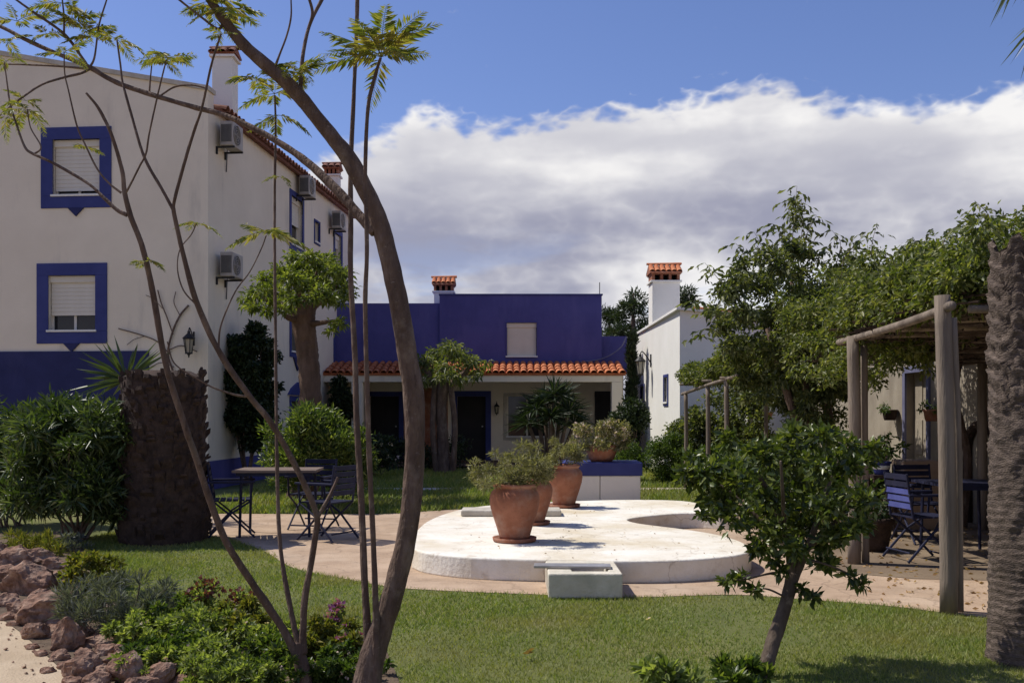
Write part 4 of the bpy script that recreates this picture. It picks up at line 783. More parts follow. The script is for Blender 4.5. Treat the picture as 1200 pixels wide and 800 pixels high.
P, Dn = clumps(cs, 150, .1); Dn = rdir(len(P), Dn, .6, .9, .15); Lc = .036+.032*rng.random(len(P))
leaves('crown', P, Dn, Lc, Lc*.48, M['leaf_citrus'], ot, .12, .12)

# ------------------------------------------------------------------ cut palm trunk on the right, palm beyond the frame, stump on the left
pt = thing('cut_palm', (3.13, 6.0, 0), 'cut off palm trunk with ringed bark at the right edge', 'palm')
nz_, na = 300, 72; V = np.zeros((nz_, na, 3))
for i in range(nz_):
    for j in range(na):
        a = 2*math.pi*j/na; ca, sa = math.cos(a), math.sin(a); topz = 2.50-.75*max(0, ca+.55)+.05*math.sin(5*a)
        z = topz*i/(nz_-1); up = min(1, max(0, (z-1.1)/.6))
        ring = ((z*22+.35*math.sin(a*2+z*3)+.5*noise.noise((ca*2, sa*2, z*4))) % 1.0); scar = ((z*9+j/na*5) % 1.0)
        r = .235-.018*z+.02*math.exp(-z*6)+(1-up)*.010*(ring-.5)+up*.028*(scar-.4)+.016*noise.noise((ca*5, sa*5, z*9))+up*.02*noise.noise((ca*9, sa*9, z*18))
        V[i, j] = (3.13+r*ca-.015*z, 6.0+r*sa, z)
idx = np.arange(nz_*na).reshape(nz_, na); F = np.stack([idx[:-1, :], np.roll(idx, -1, 1)[:-1, :], np.roll(idx, -1, 1)[1:, :], idx[1:, :]], -1).reshape(-1, 4)
np_obj('trunk', V.reshape(-1, 3), F, M['palm'], pt)
mb = MB(); ring_top = V[-1]; mb.add([tuple(v) for v in ring_top]+[tuple(ring_top.mean(0)-np.array([0, 0, .03]))], [(j, (j+1) % na, na) for j in range(na)]); mb.build('cut_top', M['stump'], pt)
mb = MB()
for i in range(46):
    a = random.uniform(-1.5, .9); r = .26+random.uniform(-.01, .03); h = random.uniform(.10, .26); c_ = Vector((3.13+r*math.cos(a), 6+r*math.sin(a), 0)); mb.tube([c_, c_+Vector((-.02*math.cos(a), -.02*math.sin(a), h*.6)), c_+Vector((.01*math.cos(a), .01*math.sin(a), h))], [.03, .024, .01], 5)
mb.build('root_skirt', M['palm'], pt, kind='stuff')
pm = thing('palm_tree', (5.55, 8.0, 0), 'palm whose fringed frond tips hang into the upper right corner', 'palm')
MB().tube([(5.55, 8, 0), (5.52, 8, 2), (5.65, 8, 5.42)], [.26, .2, .2], 14).build('trunk', M['palm'], pm, True)
for k in range(15):
    a = k*2*math.pi/15+.21; el = random.uniform(.15, .75) if k % 2 else random.uniform(-.3, .2); Lf = 1.55
    if abs(a-math.pi) < .45: el, Lf = .38, 1.72
    rach = []; P = []; Dd = []
    for t in np.linspace(0, 1, 26):
        rr_ = Lf*t*math.cos(el)*(1-.12*t); zz = 5.42+Lf*t*math.sin(el)-.75*t*t; p = np.array([5.65+rr_*math.cos(a), 8+rr_*math.sin(a), zz]); rach.append(p)
        if t > .2:
            for s in (-1, 1):
                P.append(p); Dd.append([math.cos(a)*.5-s*math.sin(a)*.8, math.sin(a)*.5+s*math.cos(a)*.8, -.55+random.uniform(-.2, .2)])
                P.append(p+np.array([.01, .01, 0])); Dd.append([math.cos(a)*.7-s*math.sin(a)*.5, math.sin(a)*.7+s*math.cos(a)*.5, -.75+random.uniform(-.2, .2)])
    fr = leaves('frond', np.array(P), np.array(Dd), .42, .03, M['leaf_spike'], pm, .1, .25)
    MB().tube(rach, [.016*(1-.8*i/26) for i in range(26)], 5).build('rachis', M['leaf_spike'], fr)

sx, sy = (192-600)/FOC*11.6, 11.6
sp = thing('palm_stump', (sx, sy, 0), 'broad dark palm stump with cut frond stubs beside the oleander', 'palm stump')
MB().lathe((sx, sy, 0), [(.50, 0), (.50, .3), (.47, .8), (.46, 1.4), (.45, 1.9), (.30, 1.97)], 30).build('core', M['stump'], sp)
mb = MB(); rows = 26
for i in range(rows):
    z = .03+i*1.90/rows; r = .49-.03*z
    for j in range(20):
        a = 2*math.pi*(j+.5*(i % 2)+random.uniform(-.5, .5))/20; o = Vector((math.cos(a), math.sin(a), 0)); t = Vector((-math.sin(a), math.cos(a), 0)); c_ = Vector((sx, sy, z))+o*r
        c_.z += random.uniform(-.04, .04); w_ = random.uniform(.025, .075); L_ = random.choice((.015, .025, .035, .06))*random.uniform(.7, 1.2); u_ = Vector((random.uniform(-.02, .02), random.uniform(-.02, .02), random.uniform(.04, .13)))
        mb.add([c_-t*w_, c_+t*w_, c_+t*w_*.8+u_, c_-t*w_*.8+u_, c_+o*L_-t*w_*.6+u_*.75, c_+o*L_+t*w_*.6+u_*.75, c_+o*L_*.95+t*w_*.55+u_*1.25, c_+o*L_*.95-t*w_*.55+u_*1.25], [(0, 1, 5, 4), (4, 5, 6, 7), (1, 2, 6, 5), (3, 0, 4, 7), (2, 3, 7, 6)])
mb.build('frond_stubs', M['stump'], sp, kind='stuff')

# ------------------------------------------------------------------ pollarded trees
def blob_tree(name, label, trunk, limbs, cs, n, Lc, Wc, mat, bark, up=.1, droop=.15, shell=.4, group=None):
    t = thing(name, (W(trunk[0][0], 482, trunk[0][2]).x, trunk[0][2], 0), label, 'tree', group)
    limb(t, trunk, 'trunk', bark, 18, .07, .84, .16)
    for l in limbs: limb(t, l, 'branch', bark, 8, .06)
    P, D = clumps(cs, n, shell); leaves('crown', P, rdir(len(P), D, .6, .8, up), Lc*(.7+.6*rng.random(len(P))), Wc*(.7+.6*rng.random(len(P))), mat, t, .15, droop); return t
d = 17; cs = []
for px, py, dy, r in [(300, 345, 0, .22), (312, 328, .3, .24), (330, 318, -.3, .26), (335, 345, .1, .24), (350, 312, .3, .28), (358, 332, -.4, .28), (372, 308, 0, .27), (380, 330, .3, .26), (392, 318, -.2, .25), (402, 335, .1, .22), (345, 300, 0, .18), (386, 302, .2, .17), (320, 355, -.3, .16), (398, 352, -.2, .16), (292, 358, .2, .13), (398, 378, -.3, .16), (388, 388, -.2, .1), (365, 322, .5, .26), (340, 325, -.6, .24), (375, 340, -.6, .2), (345, 352, -.7, .2), (368, 350, -.7, .18), (300, 360, -.2, .16), (315, 365, -.5, .14), (288, 350, .3, .14), (385, 350, -.5, .18), (408, 345, 0, .16), (335, 362, -.6, .14), (310, 340, -.5, .22), (405, 320, .2, .16), (362, 300, -.3, .2)]:
    cs.append((np.array(W(px, py, d+dy*1.4)), (r*1.25, r*1.25, r*.6), (r/.22)**2))
blob_tree('pollarded_tree', 'thick trunk tree with flat bright crown against the white side wall', [(352, 590, d, 46), (358, 540, d, 36), (364, 480, d, 32), (362, 430, d, 30), (358, 395, d, 31), (355, 370, d, 34), (356, 358, d, 34)],
          [[(352, 368, d, 20), (335, 360, d-.1, 14), (312, 352, d-.1, 8), (300, 342, d, 4)], [(358, 365, d, 20), (375, 352, d+.1, 12), (395, 335, d+.1, 5)], [(355, 362, d, 18), (350, 340, d-.2, 10), (340, 318, d-.3, 5)], [(358, 362, d, 16), (366, 340, d+.3, 9), (372, 316, d+.4, 4)], [(360, 380, d-.05, 14), (378, 378, d-.2, 8), (396, 375, d-.3, 4)], [(350, 375, d, 12), (338, 372, d-.3, 10), (330, 366, d-.4, 5)]], cs, 210, .10, .038, M['leaf_pollard'], M['bark_warm'], droop=.3, shell=.1)
d = 24; cs = []
for px, py, dy, r in [(498, 418, 0, .28), (512, 410, .4, .3), (528, 405, -.2, .32), (540, 412, .3, .3), (552, 418, -.2, .26), (520, 425, -.4, .26), (535, 428, .2, .24), (505, 432, .2, .2), (560, 428, 0, .16), (492, 430, 0, .16), (525, 398, 0, .18), (515, 438, -.5, .22), (540, 440, -.4, .2), (498, 442, -.3, .18), (555, 436, -.3, .18), (528, 434, -.6, .22), (570, 422, 0, .14), (486, 420, .1, .14)]:
    cs.append((np.array(W(px, py+4, d+dy*1.5)), (r*1.3, r*1.3, r*.75), (r/.25)**2))
blob_tree('pollarded_tree', 'pollarded tree with gnarled trunk in front of the porch', [(520, 558, d, 24), (519, 520, d, 17), (517, 480, d, 15), (519, 455, d, 16), (518, 440, d, 12)],
          [[(508, 450, d, 16), (500, 435, d, 10), (495, 422, d, 5)], [(530, 450, d, 16), (545, 436, d, 9), (556, 422, d, 4)], [(518, 448, d, 16), (522, 425, d+.2, 9), (528, 408, d+.3, 4)], [(512, 560, d-.1, 10), (507, 500, d-.15, 9), (510, 448, d, 10)], [(530, 560, d-.1, 10), (533, 500, d-.15, 9), (527, 446, d, 10)]], cs, 120, .15, .045, M['leaf_vine2'], M['bark'], droop=.4, shell=.1, up=-.1)
# conifers and cypress behind
def conifer(name, label, px, top, d, rx, n, seed):
    g = random.Random(seed); cs = []; base = W(px, HOR, d); zt_ = EYE+(HOR-top)/FOC*d
    t = thing(name, (base.x, d, 0), label, 'tree', 'conifers behind the houses'); MB().tube([(base.x, d, 0), (base.x, d, zt_*.6), (base.x, d, zt_-.2)], [.22, .14, .03], 9).build('trunk', M['bark'], t, True)
    for i in range(40):
        h = g.random(); z = zt_*.45+h*zt_*.53; r = rx*(1-.75*h)*g.uniform(.5, 1.0); a = g.uniform(0, 6.28); q = np.array([base.x+r*math.cos(a), d+r*math.sin(a), z]); cs.append((q, (.42, .42, .26), 1)); MB
    P, D = clumps(cs, n, .2); leaves('crown', P, rdir(len(P), D, .8, .6, .25), .24*(.6+.7*rng.random(len(P))), .05, M['pine'], t, .1, .1)
conifer('pine_tree', 'loose dark conifer rising between the blue parapet and the tall chimney', 742, 338, 38, 1.3, 110, 1)
conifer('pine_tree', 'low conifer just right of the blue parapet', 714, 362, 42, 1.1, 90, 2)
conifer('pine_tree', 'conifer top showing right of the tall chimney', 802, 336, 40, .9, 90, 3)
cy = thing('cypress', (3.28, 27.2, 0), 'narrow dark cypress between the porch and the chimney house', 'tree')
MB().tube([(3.28, 27.2, 0), (3.28, 27.2, 3.2)], [.07, .02], 7).build('trunk', M['bark'], cy)
P, D = clumps([(np.array([3.28+random.uniform(-.05, .05), 27.2+random.uniform(-.1, .1), .3+i*.165]), (.24-.006*i, .26, .25), 1) for i in range(20)], 220, .5); leaves('crown', P, rdir(len(P), D, .5, .4, .9), .13, .035, M['cypress'], cy)
# ------------------------------------------------------------------ shrubs, hedges, climbers
Wx = lambda px, d: (px-600)/FOC*d
shrub('ivy_column', (Wx(291, 20.2), 20.2, 0), (.56, .46, 1.32), 1.98, M['leaf_dark'], 'tall dark clipped climber standing against the white side wall', 'climber', 24000, .09, .06, 120, .42, None, 10, .15, -.05, seed=41, flat=.95)
shrub('ivy_column', (Wx(402, 27.0), 27.0, 0), (.30, .35, .75), 1.75, M['leaf_dark'], 'small dark climber at the far end of the white side wall', 'climber', 4200, .10, .06, 46, .5, None, 6, .15, -.05, seed=42, flat=.95)
shrub('bright_bush', (Wx(370, 15.3), 15.3, 0), (.84, .65, .78), .84, M['leaf_bush'], 'rounded bright green bush behind the garden table', 'shrub', 17000, .10, .026, 90, .36, None, 14, .1, .5, seed=43)
shrub('oleander', (Wx(82, 11.3), 11.5, 0), (.80, .7, .86), .88, M['leaf_oleander'], 'big oleander bush with narrow leaves left of the palm stump', 'shrub', 15000, .16, .028, 90, .34, None, 16, .15, .25, seed=44)
shrub('oleander', (Wx(-6, 12.6), 13.0, 0), (.75, .7, .65), .95, M['leaf_oleander'], 'oleander bush cut by the left edge of the picture', 'shrub', 7000, .16, .028, 70, .36, None, 10, .15, .25, seed=45)
shrub('low_hedge', (Wx(500, 25.2), 25.2, 0), (1.35, .4, .42), .42, M['leaf_dark'], 'low dark hedge along the porch of the blue house', 'hedge', 4200, .08, .04, 90, .7, None, 8, .1, .2, seed=46)
shrub('box_hedge', (3.25, 20.4, 0), (.44, .5, .52), .52, M['leaf_hedge'], 'square green hedge against the sunlit chimney house', 'hedge', 9500, .06, .028, 80, .45, None, 8, .1, .2, seed=47, flat=1.0)
shrub('box_hedge', (2.42, 20.8, 0), (.34, .4, .45), .5, M['leaf_hedge'], 'smaller dark hedge behind the flowering bowl', 'hedge', 3000, .06, .028, 60, .45, None, 6, .1, .2, seed=48)
shrub('round_shrub', (2.85, 24.0, 0), (.46, .45, .40), 1.38, M['leaf_dark'], 'round dark shrub before the right end of the porch', 'shrub', 3000, .09, .045, 50, .45, None, 8, .1, .2, seed=49)
shrub('white_flower_bush', (Wx(438, 22), 22, 0), (.45, .4, .5), .55, M['leaf_dark'], 'dark bush with white flowers seen past the thin stems before the porch', 'shrub', 2200, .1, .04, 36, .45, None, 8, .1, .2, seed=50, flowers=(M['petal_pink'], 26, .06))
# spiky yucca by the porch
def spiky(name, loc, heads, nleaf, L_, w_, label, parts=False, seed=0):
    t = thing(name, loc, label, 'plant'); g = np.random.default_rng(seed); Ps, Ds = [], []
    for hx, hy, hz in heads:
        h = np.array([loc[0]+hx, loc[1]+hy, hz]); d_ = unit(g.normal(size=(nleaf, 3))); d_[:, 2] = np.abs(d_[:, 2])*1.1-.30; d_ = unit(d_); Ps.append(np.repeat(h[None], nleaf, 0)); Ds.append(d_)
        if hz > .3: MB().tube([(loc[0]+hx*.3, loc[1]+hy*.3, 0), (loc[0]+hx*.7, loc[1]+hy*.7, hz*.6), tuple(h)], [.06, .05, .045], 7).build('stem', M['bark'], t)
    P = np.concatenate(Ps); D = np.concatenate(Ds)
    if parts:
        for k in range(len(P)):
            V, F = leaf_arrays(P[k:k+1], D[k:k+1], L_*(.8+.4*g.random()), w_, .25, .12); np_obj('leaf', V, F, M['leaf_spike'], t)
    else: leaves('foliage', P, D, L_*(.75+.5*g.random(len(P))), w_, M['leaf_dark'], t, .2, .22)
spiky('yucca_clump', (Wx(645, 25), 25, 0), [(-.35, 0, 1.55), (.1, .1, 1.95), (.45, -.1, 1.5), (0, -.2, 1.35), (-.15, .2, 1.75), (.3, .2, 1.85), (.6, .1, 1.2), (-.55, .1, 1.2)], 75, .62, .045, 'dark spiky yucca clump in front of the porch window', False, 1)
spiky('yucca', (Wx(148, 13.6), 13.6, 0), [(0, 0, 1.92)], 60, .72, .055, 'pale spiky yucca rising behind the palm stump', True, 2)
# bare climber on the front wall
wc_ = thing('bare_climber', FR @ Vector((ray_plane(FR, 205, 450)[0], -.05, 0)), 'bare twiggy climber spread on the white front wall', 'climber')
def wl(px, py): u, z = ray_plane(FR, px, py); return FR @ Vector((u, -.04, z))
for pts, r in [([(207, 470), (205, 440), (198, 415), (203, 390), (212, 370), (222, 358)], .02), ([(200, 415), (185, 400), (165, 392), (140, 385)], .012), ([(204, 392), (196, 370), (190, 355), (186, 340)], .012), ([(199, 410), (214, 405), (232, 412)], .01), ([(192, 362), (180, 350), (172, 346)], .007), ([(212, 370), (205, 355), (207, 342)], .008), ([(170, 394), (158, 398), (150, 404)], .006), ([(205, 430), (190, 425), (178, 430)], .008)]:
    MB().tube([Vector(p) for p in spline([tuple(wl(*q)) for q in pts], 5)], r, 5).build('twig', M['bark'], wc_)
MB().tube([wl(207, 470), Vector((wl(207, 470).x, wl(207, 470).y, 0))], .022, 6).build('stem', M['bark'], wc_)

# ------------------------------------------------------------------ vines over the pergola, the tall vine tree, the trellis vine
vn = thing('pergola_vine', (5.7, 10.2, 0), 'mass of green vine over the brushwood pergola roof', 'vine')
for (x, y) in ((5.7, 10.2), (5.8, 12.8)): MB().tube([Vector(p) for p in spline([(x, y, 0), (x+.1, y+.1, .9), (x-.1, y, 1.7), (x, y, 2.5)], 5)], [.05]*16, 7, True, .1).build('stem', M['bark'], vn)
g = np.random.default_rng(9); cs = []
for i in range(230):
    y = g.uniform(7.9, 14.0); x = g.uniform(3.55, 6.6); h = .32+.55*(.5+.5*noise.noise((x*1.1, y*.7, 3)))+(.35 if y > 10.5 else .1); z = 2.42+h*g.random()**.6
    if x < 4.2: z -= .12
    r = g.uniform(.16, .32); cs.append((np.array([x, y, z]), (r, r, r*.75), (r/.24)**2))
for i in range(60): r = g.uniform(.14, .26); cs.append((np.array([g.uniform(3.5, 5.6), g.uniform(7.55, 8.6), 2.46+.5*g.random()**1.3]), (r, r, r*.7), (r/.24)**2))
for i in range(70): r = g.uniform(.10, .18); cs.append((np.array([g.uniform(3.4, 4.6), 9.9+2.6*g.random(), 1.85+.5*g.random()]), (r, r, r*1.2), (r/.24)**2))
for i in range(190):                                           # the vine hangs over the front edge of the roof
    y = 7.6+3*g.random()**1.3; r = g.uniform(.12, .24); cs.append((np.array([g.uniform(3.36, 3.9), y, 2.33+.40*g.random()]), (r, r, r*.7), (r/.24)**2))
P, D = clumps(cs, 190, .3); leaves('foliage', P, rdir(len(P), D, .5, .8, .0), .062*(.6+.7*rng.random(len(P))), .030*(.7+.6*rng.random(len(P))), M['leaf_vine2'], vn, .15, .2)
def sprig(parent, pts, n, Lf, mat, w=.006):
    q = spline(pts, 8); MB().tube([Vector(p) for p in q], [max(.002, w*(1-.7*i/len(q))) for i in range(len(q))], 5).build('shoot', M['bark'], parent)
    Q = np.array(q); P = []; Dd = []
    for i in range(n):
        t = (i+1)/n*(len(Q)-1); k = min(int(t), len(Q)-2); p = Q[k]+(Q[k+1]-Q[k])*(t-k); a = i*2.4; P.append(p); Dd.append([math.cos(a), math.sin(a), -.35+.3*random.random()])
        for m_ in range(4): e = .05*(m_+1); P.append(p+np.array([math.cos(a)*e, math.sin(a)*e, -.25*e])); Dd.append([math.cos(a)*.6+random.uniform(-.8, .8), math.sin(a)*.6+random.uniform(-.8, .8), -.6])
    leaves('leaf_spray', np.array(P), np.array(Dd), Lf, Lf*.42, mat, parent, .15, .1, kind='stuff')
for pts in ([(1060, 320, 11), (1078, 292, 11), (1093, 268, 11)], [(1165, 275, 10.5), (1158, 252, 10.5), (1143, 236, 10.5)], [(1100, 300, 10.5), (1112, 272, 10.5), (1130, 262, 10.5)], [(1175, 290, 10), (1185, 262, 10), (1202, 255, 10)], [(1020, 320, 12), (1022, 285, 12), (1028, 262, 12)], [(985, 330, 12.5), (990, 300, 12.5), (1006, 285, 12.5)], [(1040, 330, 11.5), (1048, 305, 11.5), (1062, 288, 11.5)], [(1140, 290, 10.2), (1135, 272, 10.2), (1120, 268, 10.2)], [(1085, 310, 10.4), (1075, 288, 10.4), (1070, 278, 10.4)], [(1150, 285, 10.6), (1165, 262, 10.6), (1180, 250, 10.6)], [(1030, 330, 11.2), (1040, 310, 11.2), (1036, 296, 11.2)], [(1120, 300, 9.8), (1100, 286, 9.8), (1088, 282, 9.8)]):
    sprig(vn, [tuple(W(*p)) for p in pts], 8, .075, M['leaf_vine'])
vt = thing('vine_tree', (4.45, 14.6, 0), 'tall leafy vine tree with a pointed top left of the pergola', 'tree')
for pts in ([(4.5, 14.6, 0), (4.4, 14.5, 1.0), (4.25, 14.6, 2.2), (4.1, 14.6, 3.4)], [(4.55, 14.7, 0), (4.7, 14.7, 1.2), (4.6, 14.8, 2.4), (4.9, 14.8, 3.2)], [(4.35, 14.5, .8), (4.0, 14.4, 1.7), (3.7, 14.4, 2.7)]): MB().tube([Vector(p) for p in spline(pts, 5)], [.07*(1-i/26) for i in range(5*(len(pts)-1)+1)], 8, True, .08).build('trunk', M['bark'], vt, True)
cs = []; d = 14.5
for px, py, r in [(850, 350, .25), (845, 385, .22), (870, 330, .25), (880, 365, .32), (865, 400, .28), (900, 330, .32), (910, 370, .36), (895, 410, .32), (925, 320, .34), (935, 350, .36), (940, 400, .34), (960, 340, .34), (970, 375, .34), (985, 350, .3), (1000, 375, .3), (925, 430, .3), (955, 430, .28), (900, 445, .24), (980, 410, .3), (935, 300, .22), (928, 280, .18), (930, 258, .13), (932, 240, .09), (985, 318, .2), (1010, 335, .22), (870, 440, .2), (940, 460, .22), (965, 455, .2), (838, 365, .14), (862, 308, .14), (890, 300, .14), (908, 290, .12), (955, 300, .13), (1000, 305, .12), (920, 475, .18), (880, 470, .15), (960, 400, .34), (975, 440, .3), (985, 425, .28), (945, 480, .25), (965, 490, .25), (990, 455, .22), (930, 450, .3), (905, 425, .3), (985, 385, .32), (1005, 355, .3)]:
    for k in range(2): cs.append((np.array(W(px+g.normal()*6, py+g.normal()*6, d+g.uniform(-.7, .7))), (r, r, r*.8), (r/.25)**2*.75))
P, D = clumps(cs, 320, .15); leaves('crown', P, rdir(len(P), D, .5, .8, -.1), .085*(.6+.7*rng.random(len(P))), .038*(.7+.6*rng.random(len(P))), M['leaf_vine'], vt, .15, .25)
for pts in ([(928, 290, 14.5), (931, 250, 14.5), (934, 218, 14.5)], [(905, 320, 14.3), (893, 290, 14.3), (884, 272, 14.3)], [(855, 345, 14.3), (838, 322, 14.3), (826, 308, 14.3)], [(940, 285, 14.6), (952, 262, 14.6), (957, 252, 14.6)], [(1005, 330, 14), (1000, 295, 14), (1015, 272, 14)], [(860, 320, 14.6), (872, 298, 14.6), (862, 285, 14.6)], [(920, 290, 14.2), (912, 268, 14.2), (905, 262, 14.2)], [(835, 370, 14.4), (822, 355, 14.4), (812, 352, 14.4)], [(980, 310, 14.4), (985, 285, 14.4), (975, 270, 14.4)], [(950, 320, 14.2), (962, 298, 14.2), (970, 290, 14.2)], [(922, 300, 14.6), (926, 268, 14.6), (924, 235, 14.6)], [(938, 300, 14.6), (940, 262, 14.6), (939, 232, 14.6)], [(880, 340, 14.1), (868, 318, 14.1), (850, 312, 14.1)], [(1000, 320, 14.2), (1012, 300, 14.2), (1030, 290, 14.2)], [(845, 390, 14.2), (828, 385, 14.2), (818, 395, 14.2)]):
    sprig(vt, [tuple(W(*p)) for p in pts], 10, .11, M['leaf_vine'])
tv = thing('trellis_vine', (4.6, 16.2, 0), 'bright green vine spread over the thin pole trellis', 'vine')
MB().tube([Vector(p) for p in spline([(4.6, 16.2, 0), (4.65, 16.3, .9), (4.5, 16.3, 2.0)], 5)], [.045]*11, 7, True, .1).build('stem', M['bark'], tv)
cs = []
for i in range(150):
    y = g.uniform(14.8, 19.8); x = 3.35+1.9*g.random()**1.4; r = g.uniform(.14, .28); cs.append((np.array([x, y, 2.08+.30*g.random()+.25*(y < 17)*g.random()+(.2 if x > 4.2 else 0)]), (r, r, r*.6), (r/.2)**2))
for i in range(40): r = .18; cs.append((np.array([g.uniform(3.6, 5.2), g.uniform(14.8, 17.5), g.uniform(1.75, 2.15)]), (r, r, r*1.2), .6))
for i in range(18): r = .18; cs.append((np.array([g.uniform(4.3, 5.2), g.uniform(14.8, 16.5), g.uniform(1.3, 2.1)]), (r, r, r*1.3), .6))
P, D = clumps(cs, 190, .3); leaves('foliage', P, rdir(len(P), D, .5, .8, .1), .07*(.6+.7*rng.random(len(P))), .034*(.7+.6*rng.random(len(P))), M['leaf_vine2'], tv, .15, .2)
# leafy plants under the trellis and along the wall
for i, (px, d, r, h, lab) in enumerate([(862, 15.5, .45, .5, 'leafy shrub under the first trellis poles'), (905, 14.2, .45, .55, 'leafy shrub behind the crown of the orange tree'), (955, 13.0, .5, .55, 'broad shrub left of the second pergola post'), (1010, 12.8, .35, .5, 'shrub behind the second pergola post'), (835, 18.8, .4, .42, 'low shrub beside the hedge at the chimney house'), (818, 21.2, .6, .85, 'tall dark shrub at the corner of the chimney house'), (846, 20.9, .65, .95, 'tall dark shrub behind the middle of the trellis'), (878, 20.4, .65, .95, 'tall dark shrub behind the right end of the trellis')]):
    shrub('leafy_shrub', (Wx(px, d), d, 0), (r, r*.9, h*.95), h, M['leaf_vine'] if d > 19 else M['leaf_hedge'], lab, 'shrub', 4200 if d > 19 else 2600, .10, .045, 36, .42, 'shrubs under the vines', 7, .15, .2, seed=70+i)

# ------------------------------------------------------------------ rocks along the path
def rock(px, py, w, h, label, seed, group=None, dy=.8):
    b = G(px, py); d = b.y; s = d/FOC; g = np.random.default_rng(seed); bm = bmesh.new(); bmesh.ops.create_icosphere(bm, subdivisions=4, radius=1.0)
    planes = [(unit(g.normal(size=(1, 3)))[0], g.uniform(.55, .85)) for _ in range(9)]; rz = Matrix.Rotation(g.uniform(0, 6.28), 3, 'Z'); tl = Matrix.Rotation(g.uniform(-.35, .35), 3, 'Y')
    rx, ry, rh = w*s*.54, w*s*.5*dy, h*s*.66
    for v in bm.verts:
        p = np.array(v.co)
        for n_, k in planes:
            e = p @ n_-k
            if e > 0: p = p-n_*e*.92
        q = Vector(p); q *= 1+.20*noise.noise(q*1.9+Vector((seed, 0, 0)))+.12*noise.noise(q*4.5+Vector((0, seed, 0)))+.06*noise.noise(q*11+Vector((0, seed, 0)))+.035*noise.noise(q*22+Vector((0, seed, 0)))
        q = tl @ q; v.co = (q.x*rx*1.25, q.y*ry*1.25, q.z*rh*1.2)
    me = bpy.data.meshes.new('rock'); bm.to_mesh(me); bm.free(); me.materials.append(M['rock']); o = add_obj('rock', me); o.location = (b.x, b.y+ry*.7, rh*.62); return tag(o, label, 'rock', group)
big = [(30, 698, 60, 34, 'large flat topped rock at the left edge of the border'), (43, 734, 60, 36, 'biggest red brown boulder of the rock border'), (52, 692, 36, 20, 'small rock wedged behind the biggest boulder'), (74, 764, 36, 36, 'tilted grey rock right of the biggest boulder'), (40, 750, 24, 18, 'dark rock in front of the biggest boulder'), (95, 795, 36, 27, 'dark red rock near the lower end of the border'), (114, 794, 24, 17, 'small pale rock leaning on the dark red one'), (146, 804, 36, 32, 'upright rock at the bottom edge below the green plants'), (186, 806, 32, 26, 'rock at the bottom edge at the right end of the border'), (110, 760, 40, 14, 'flat reddish rubble stone behind the dark red rock'), (12, 664, 34, 22, 'rock at the upper left end of the border'), (40, 662, 36, 18, 'low rock behind the flat topped rock')]
for i, (px, py, w, h, lab) in enumerate(big): rock(px, py, w, h, lab, 100+i*7)
small = [(66, 776, 20, 12), (58, 748, 22, 14), (20, 720, 26, 14), (5, 712, 24, 14), (80, 742, 26, 16), (120, 770, 24, 14), (132, 784, 22, 16), (165, 790, 24, 18), (205, 800, 26, 20), (70, 712, 22, 12), (84, 700, 18, 10), (8, 682, 26, 16), (60, 668, 22, 12), (25, 648, 26, 12), (-10, 655, 30, 18), (55, 790, 14, 8), (110, 808, 26, 18), (225, 806, 24, 16), (160, 818, 34, 24), (95, 772, 18, 10), (6, 728, 18, 10), (36, 762, 12, 7), (90, 752, 20, 14), (100, 745, 16, 10), (118, 752, 18, 10), (130, 760, 20, 12), (142, 772, 18, 14), (60, 735, 16, 10), (88, 726, 18, 12), (76, 690, 18, 10), (20, 676, 20, 10), (46, 705, 20, 12), (180, 788, 20, 14), (195, 793, 18, 12), (215, 808, 22, 14), (125, 800, 18, 14), (75, 785, 16, 9), (46, 770, 14, 8), (30, 745, 14, 9), (14, 735, 14, 8), (240, 812, 20, 12), (82, 804, 18, 10)]
for i, (px, py, w, h) in enumerate(small): rock(px, py, w, h, 'small brown stone tucked among the border rocks', 400+i*3, 'small stones of the rock border')
n = 420; Px = np.column_stack([rng.uniform(-5, -1.6, n*6), rng.uniform(4.6, 11, n*6)]); edge = np.array(PATH[:8]); keep = []
dd = np.min(np.linalg.norm(Px[:, None, :]-np.array([e for e in spline([tuple(p) for p in PATH[:8]], 8)])[None], axis=2), axis=1); Px = Px[(dd < np.abs(rng.normal(size=len(dd)))*.22)][:n]
V = []; F = []
for k, (x, y) in enumerate(Px):
    s = rng.uniform(.004, .018); b = len(V); q = unit(rng.normal(size=(6, 3))*.3+np.array([[1, 0, 0], [-1, 0, 0], [0, 1, 0], [0, -1, 0], [0, 0, 1], [0, 0, -1]]))*s*np.array([1, 1, .6])
    V += [tuple(v+np.array([x, y, .012+s*.3])) for v in q]; F += [(b+i, b+j, b+m_) for i, j, m_ in ((0, 2, 4), (2, 1, 4), (1, 3, 4), (3, 0, 4), (2, 0, 5), (1, 2, 5), (3, 1, 5), (0, 3, 5))]
tag(np_obj('gravel', V, F, M['rock'], kind='stuff'), 'loose gravel scattered along the sandy path edge', 'gravel')

